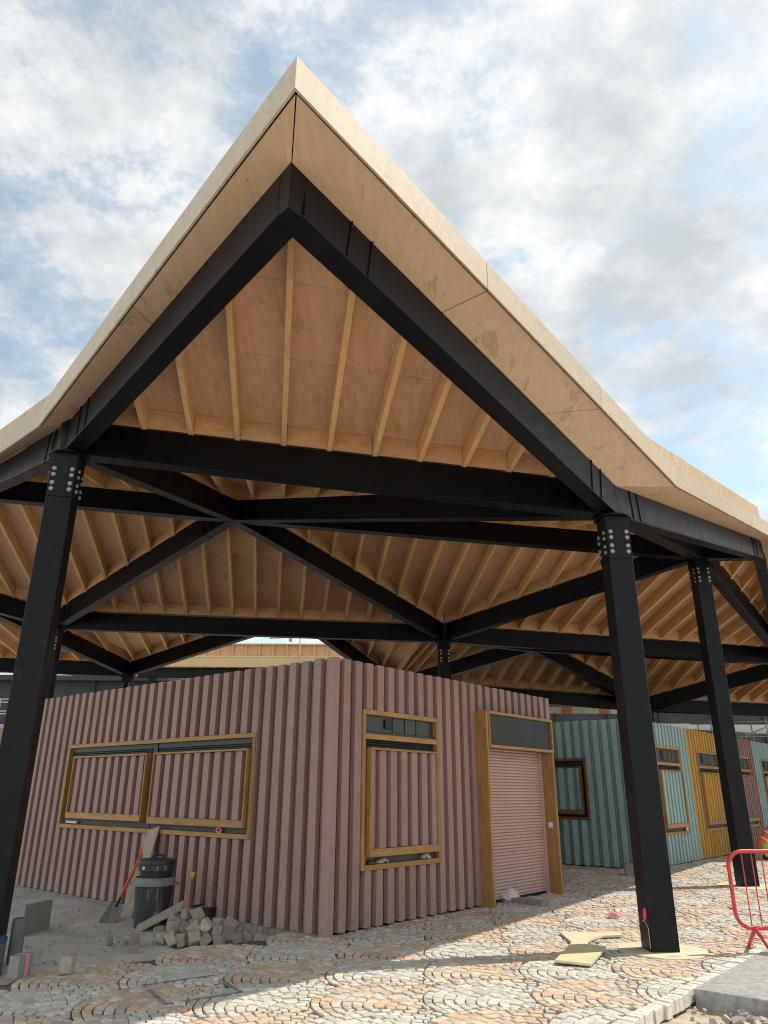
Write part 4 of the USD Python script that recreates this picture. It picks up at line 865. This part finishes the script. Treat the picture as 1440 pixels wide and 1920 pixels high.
# big sawn slabs on the sand
sl = lambda u0, u1, w0, w1, z0, z1: obox(V(*(edge_p + edge_d * (u0 + u1) / 2 + edge_n * (w0 + w1) / 2), (z0 + z1) / 2), V(*edge_d, 0), V(*edge_n, 0), Z, (u1 - u0, w1 - w0, z1 - z0), .006)
single('paving_slab', 'large grey sawn paving slab beside the edge setts under the barrier', 'paving slab', sl(1.28, 5.2, .012, .75, -.15, .012), m_slab)
single('paving_slab', 'grey paving slab nearest the camera at the bottom right corner', 'paving slab', sl(.68, 1.9, .765, 1.5, -.15, .012), m_slab)
single('paving_slab', 'grey paving slab right of the long one, mostly out of the picture', 'paving slab', sl(1.92, 5.2, .765, 1.5, -.15, .010), m_slab)
rb = []
for q in range(260):
    u, w = rng.uniform(-1.5, 1.35), rng.uniform(.05, 1.7) ; s_ = rng.uniform(.008, .03) * (2.0 if (rng.random() < .18 and w > .3) else 1)
    if u > .6 and w > .7: continue
    p = edge_p + edge_d * u + edge_n * w; rb.append(stone((*p, -.135), (s_, s_ * .8, s_ * .7), 2000 + q))
for q in range(26):
    u, w = rng.normal(1.0, .10), rng.uniform(.35, .76); s_ = rng.uniform(.03, .075); p = edge_p + edge_d * u + edge_n * w; rb.append(stone((*p, -.135), (s_, s_ * .8, s_ * .7), 3000 + q))
structure('rubble', cat(*rb), m_sett, kind='stuff', tint=(.42, .36, .31))

# ---------------------------------------------------------------- small things on the window sills
def glove(name, label, c, ang, seed, mat=m_glove):
    r = np.random.default_rng(seed); cyls = []
    def hull(pts): 
        return m3.Manifold.batch_hull([m3.Manifold.sphere(rad, 10).translate(tuple(map(float, p))) for p, rad in pts])
    g_ = hull([(V(-.07, 0, .02), .026), (V(.0, .02, .03), .03), (V(.0, -.02, .028), .03)])
    for q, (yy, l) in enumerate(((.032, .06), (.012, .075), (-.01, .07), (-.03, .055))):
        z0 = .03 + r.uniform(-.005, .012); g_ = g_ + hull([(V(.01, yy, z0), .012), (V(.04, yy * 1.15, z0 + .012), .0115)]) + hull([(V(.04, yy * 1.15, z0 + .012), .0115), (V(.04 + l * .6, yy * 1.2, .014), .010)])
    g_ = g_ + hull([(V(-.02, .03, .025), .013), (V(.02, .065, .018), .0115)])
    g_ = g_.refine_to_length(.008); mm = g_.to_mesh(); t = trimesh.Trimesh(mm.vert_properties[:, :3], mm.tri_verts); trimesh.smoothing.filter_taubin(t, iterations=6)
    v = np.array(t.vertices); v = noisy((v, None), .012, 40, seed)[0]; ca, sa = math.cos(ang), math.sin(ang); v = v @ np.array([[ca, sa, 0], [-sa, ca, 0], [0, 0, 1]])
    single(name, label, 'glove', (v - V(0, 0, v[:, 2].min()) + np.asarray(c), np.array(t.faces)), mat, smooth=True)
sillB = lambda s, d, z: C0 + BW * s + oB * d + Z * z
glove('glove', 'crumpled tan work glove on the oak sill near its left end', sillB(.92, .085, .728), .6, 3)
glove('glove', 'pale work glove with fingers hanging at the right end of the oak sill', sillB(1.85, .085, .728), -.4, 8, simple('pale_glove', (.55, .45, .36), rough=.85, var=.3, scale=25))
single('red_pouch', 'small red packet standing at the left corner of the oak sill', 'packet', obox(sillB(.562, .09, .80), BW, oB, Z, (.03, .03, .14), .01), m_redcl)
ic = trimesh.creation.icosphere(2, .05); single('cloth', 'dark maroon rag lying on the sill between the red packet and glove', 'rag', (noisy((np.array(ic.vertices) * V(1.4, .9, .5), None), .03, 20, 2)[0] + sillB(.70, .085, .752), np.array(ic.faces)), m_maroon, smooth=True)
tr_ = C0 + AW * 2.06 + oA * .09 + Z * 1.09
single('tape_roll', 'roll of pink tape on the sill of the wide left window', 'tape roll', tube([tr_ + AW * .05 * math.cos(a) + Z * .03 * math.sin(a) for a in np.linspace(0, 2 * math.pi, 16, endpoint=False)], .016, 8, closed=True), m_pinkp, smooth=True)
ws = C0 + AW * 6.2 + oA * .09 + Z * 1.062
single('plastic_sheet', 'scrap of clear plastic wedged under the left shutter of the wide window', 'plastic', noisy(obox(ws + Z * .03 - AW * .1, AW, oA, Z, (.35, .04, .04), .008), .03, 12, 5), m_white)
wc = C1 + BW * 2.80 + oB * .08 + Z * .728
single('paper_cup', 'white paper cup standing on the sill of the teal kiosk window', 'cup', lathe([(.001, wc[2]), (.035, wc[2]), (.045, wc[2] + .13), (.047, wc[2] + .14), (.04, wc[2] + .15), (.001, wc[2] + .15)], (wc[0], wc[1], 0), 20), m_white, smooth=40)

# ---------------------------------------------------------------- crouching worker
def worker(c, yaw):
    w = thing('person', 'crouching worker in orange high-visibility jacket, lime trousers and white helmet by the far kiosk', 'person', c)
    R = np.array([[math.cos(yaw), math.sin(yaw), 0], [-math.sin(yaw), math.cos(yaw), 0], [0, 0, 1]])
    pl = lambda p: np.asarray(p, float) @ R + np.asarray(c)
    def chain(bones, ref=.02):
        g_ = m3.Manifold()
        for (p, r1, q, r2) in bones: g_ = g_ + m3.Manifold.batch_hull([m3.Manifold.sphere(r1, 16).translate(tuple(map(float, p))), m3.Manifold.sphere(r2, 16).translate(tuple(map(float, q)))])
        g_ = g_.refine_to_length(ref); mm = g_.to_mesh(); t = trimesh.Trimesh(mm.vert_properties[:, :3], mm.tri_verts); trimesh.smoothing.filter_taubin(t, iterations=12)
        return pl(np.array(t.vertices)), np.array(t.faces)
    # local: facing +x, y to the left
    hip, chest, neck, head = (-.18, 0, .34), (.10, 0, .66), (.20, 0, .80), (.30, 0, .90)
    bones = [(hip, .15, (-.02, 0, .52), .145), ((-.02, 0, .52), .145, chest, .155), (chest, .15, neck, .06), (neck, .055, (.28, 0, .88), .06), ((.29, 0, .93), .095, (.31, 0, .87), .075), ((.37, 0, .90), .03, (.37, 0, .86), .03), ((.395, 0, .895), .013, (.40, 0, .885), .014)]
    for s_ in (-1, 1):
        bones += [((.12, .16 * s_, .70), .07, (.26, .24 * s_, .45), .05), ((.26, .24 * s_, .45), .047, (.46, .15 * s_, .25), .036), ((.46, .15 * s_, .25), .034, (.52, .13 * s_, .19), .03)]
        for q in range(4): bones += [((.52, (.13 + (q - 1.5) * .018) * s_, .19), .011, (.575, (.13 + (q - 1.5) * .02) * s_, .145), .009), ((.575, (.13 + (q - 1.5) * .02) * s_, .145), .009, (.585, (.13 + (q - 1.5) * .02) * s_, .115), .008)]
        bones += [((.50, .10 * s_, .195), .012, (.545, .075 * s_, .16), .010), ((-.15, .10 * s_, .30), .11, (.22, .17 * s_, .38 if s_ > 0 else .12), .075), ((.22, .17 * s_, .38 if s_ > 0 else .12), .072, (.05 if s_ > 0 else -.22, .16 * s_, .10 if s_ > 0 else .08), .05), ((.05 if s_ > 0 else -.22, .16 * s_, .07), .05, (.22 if s_ > 0 else -.10, .16 * s_, .045), .045), ((.30, .03 * s_ + .0, .925), .0, (.30, .03 * s_, .925), .0) if False else ((.365, .035 * s_, .915), .012, (.366, .035 * s_, .915), .012)]
    part(w, 'body', chain(bones, .025), m_skin, smooth=True)
    jb = [(( -.16, 0, .36), .17, (-.02, 0, .53), .165), ((-.02, 0, .53), .165, (.10, 0, .67), .172), ((.10, 0, .67), .165, (.18, 0, .77), .08)]
    for s_ in (-1, 1): jb += [((.10, .14 * s_, .70), .088, (.17, .19 * s_, .60), .07)]
    part(w, 'jacket', chain(jb, .025), m_hivis, smooth=True)
    for s_ in (-1, 1): part(w, 'sleeve', chain([((.16, .19 * s_, .61), .066, (.26, .24 * s_, .45), .06), ((.26, .24 * s_, .45), .058, (.44, .155 * s_, .265), .046)]), m_dkcl, smooth=True)
    for (p, q, r_) in (((-.11, 0, .41), (-.06, 0, .47), .172), ((.02, 0, .56), (.06, 0, .61), .176)):
        part(w, 'reflective_band', chain([(np.array(p) + .35 * (np.array(q) - p), r_, np.array(q) - .35 * (np.array(q) - np.array(p)), r_)], .03), m_reflect, smooth=True) if False else None
        a = unit(np.array(q) - p); s1, u1 = frame_of(a); cc = (np.array(p) + q) / 2; t = np.linspace(0, 2 * np.pi, 28, endpoint=False)
        ring = [cc + (r_ + .006) * (np.cos(x) * s1 + np.sin(x) * u1) for x in t]; v1 = np.array([r0 - a * .025 for r0 in ring] + [r0 + a * .025 for r0 in ring]); f = []
        for j in range(28): j2 = (j + 1) % 28; f += [[j, j2, 28 + j2], [j, 28 + j2, 28 + j]]
        part(w, 'reflective_band', (pl(v1), np.array(f)), m_reflect, smooth=True)
    for s_ in (-1, 1):
        tb_ = [((-.15, .10 * s_, .30), .125, (.22, .17 * s_, .38 if s_ > 0 else .13), .088), ((.22, .17 * s_, .38 if s_ > 0 else .13), .085, (.06 if s_ > 0 else -.20, .16 * s_, .14 if s_ > 0 else .10), .066)]
        part(w, 'trousers', chain(tb_), m_lime, smooth=True)
        part(w, 'boot', chain([((.05 if s_ > 0 else -.24, .16 * s_, .075), .062, (.21 if s_ > 0 else -.10, .16 * s_, .055), .055)]), m_dkcl, smooth=True)
    v, f = lathe([(.125, .90), (.142, .905), (.125, .93), (.118, .97), (.09, 1.015), (.05, 1.04), (.001, 1.047)], (.295, 0, 0), 28)
    part(w, 'helmet', (pl(v), f), m_white, smooth=50)
    part(w, 'helmet_peak', (pl(obox((.43, 0, .905), X, Y, Z, (.09, .16, .012), .004)[0]), _cf), m_white)
worker((10.28, 21.3, .0), math.radians(-5))

# ---------------------------------------------------------------- behind: timber roof in the gap, scaffolds, hall
tr = thing('timber_roof', 'unfinished pale timber roof edge with upright studs seen through the gap above the pink kiosk', 'roof', (-5, 33, 5))
yb_ = 33.0
part(tr, 'edge_beam', box(-11, yb_, 6.78, 1.5, yb_ + .12, 7.2, .01), m_lvl)
part(tr, 'ply_wall', box(-11, yb_ + .5, 7.28, 1.5, yb_ + .52, 7.86), m_block)
part(tr, 'top_plate', box(-11, yb_ + .38, 7.86, 1.5, yb_ + .52, 7.91, .004), m_lvl); part(tr, 'sole_plate', box(-11, yb_ + .0, 7.205, 1.5, yb_ + .52, 7.27, .004), m_lvl)
for q in range(20): part(tr, 'stud', box(-10.6 + q * .62, yb_ + .40, 7.28, -10.55 + q * .62, yb_ + .50, 7.86, .003), m_lvl)
for q in range(20): part(tr, 'joist', box(-10.6 + q * .62, yb_ + .13, 6.8, -10.55 + q * .62, yb_ + 6, 7.0, .003), m_raft)
part(tr, 'roof_deck', box(-11, yb_ + .13, 7.01, 1.5, yb_ + 6, 7.03), m_deck)
part(tr, 'support_beam', box(-11, yb_ + .3, 6.35, 1.5, yb_ + .5, 6.78, .01), m_steel)
for x in (-10.5, -4.5, 1.2): part(tr, 'post', box(x, yb_ + .25, 0, x + .3, yb_ + .55, 6.34, .01), m_steel)
part(tr, 'guard_pole', cyl((-11, yb_ - .1, 8.55), (1.5, yb_ - .1, 8.52), .024), m_galv, smooth=40); part(tr, 'guard_post', cyl((-3.75, yb_ - .05, 7.1), (-3.75, yb_ - .05, 8.95), .024), m_galv, smooth=40)
part(tr, 'clamp_tube', cyl((-5.1, yb_ - .1, 8.05), (-4.1, yb_ - .1, 8.12), .03), m_galv, smooth=40); part(tr, 'clamp', box(-4.25, yb_ - .16, 7.9, -4.1, yb_ - .04, 8.2, .02), m_galv)

def scaffold(label, x0, x1, y0, y1, lifts, n, boards=True, seed=1):
    r = np.random.default_rng(seed); t = thing('scaffold', label, 'scaffold', ((x0 + x1) / 2, (y0 + y1) / 2, 0))
    for x in np.linspace(x0, x1, n):
        for y in (y0, y1): part(t, 'standard', cyl((x, y, GZ), (x, y, lifts[-1] + 1.1), .024, 8), m_galv, smooth=True)
    for z_ in lifts:
        for y in (y0, y1):
            for dz in (0, .55, 1.0): part(t, 'ledger', cyl((x0 - .3, y, z_ + dz), (x1 + .3, y, z_ + dz + r.normal(0, .02)), .024, 8), m_galv, smooth=True)
        if boards:
            for k in range(4): part(t, 'board', box(x0 - .2, y0 + .1 + k * .24, z_ + .03, x1 + .2, y0 + .32 + k * .24, z_ + .068, .003), m_lvl if r.random() < .4 else m_plank)
    for k in range(n - 1):
        xa, xb = np.linspace(x0, x1, n)[k:k + 2]; part(t, 'brace', cyl((xa, y0, lifts[0]), (xb, y0, lifts[-1] + .8), .024, 8), m_galv, smooth=True)
    return t
scaffold('tall scaffold with plank lifts behind the left end of the pink kiosk', -17.5, -9.0, 29.2, 30.3, [2.0, 3.9], 5, seed=2)
scaffold('low scaffold tubes standing above the row of kiosks at right', 12.5, 21, 29.0, 30.2, [3.2], 5, boards=False, seed=4)
single('brick_wall', 'old red brick building wall behind the left scaffold', 'wall', box(-30, 34.6, GZ, -11.5, 35.2, 4.3), m_brickw)
for q in range(6): single('brick_pallet', f'stack of building blocks on the ground by the left scaffold, {ORD[q]} from the left', 'block stack', box(-16 + q * 1.5, 27.2, GZ, -14.9 + q * 1.5, 28.1, .7 + .12 * (q % 3), .02), m_granite)
hl = thing('market_hall', 'long dark metal-clad hall closing the view behind the canopy', 'building', (5, 44, 0))
part(hl, 'wall', box(-45, 44, GZ, 60, 45, 7.6), m_hall)
for q in range(34): part(hl, 'wall_rib', box(-44 + q * 3, 43.86, GZ, -43.9 + q * 3, 44, 7.6), m_galv if q % 7 == 0 else m_hall)
part(hl, 'roof', box(-45, 43.5, 7.61, 60, 60, 7.9), m_hall)
tp = thing('sheeted_roof', 'low grey sheeted roof above the right-hand kiosks', 'roof', (18, 32, 3))
part(tp, 'sheet', obox((19, 33, 4.25), X, unit(V(0, 1, .16)), unit(V(0, -.16, 1)), (16, 5, .03)), m_tarp)
for q in range(6): part(tp, 'post', cyl((11.5 + q * 3, 30.6, GZ), (11.5 + q * 3, 30.6, 3.85), .05, 8), m_galv, smooth=True)
bnr = thing('hoarding', 'white and orange printed hoarding strip above the teal kiosk', 'hoarding', (8, 36, 5))
xx = 7.6
for q, (w_, mt) in enumerate(((.9, m_white_sheet), (.5, m_orange_sheet), (1.3, m_white_sheet), (.5, m_orange_sheet), (1.2, m_white_sheet))):
    part(bnr, 'sheet', box(xx, 36, 5.15, xx + w_ - .01, 36.05, 5.45), mt); xx += w_
for x in (7.7, 11.4): part(bnr, 'post', box(x, 36.06, GZ, x + .1, 36.16, 5.5), m_galv)
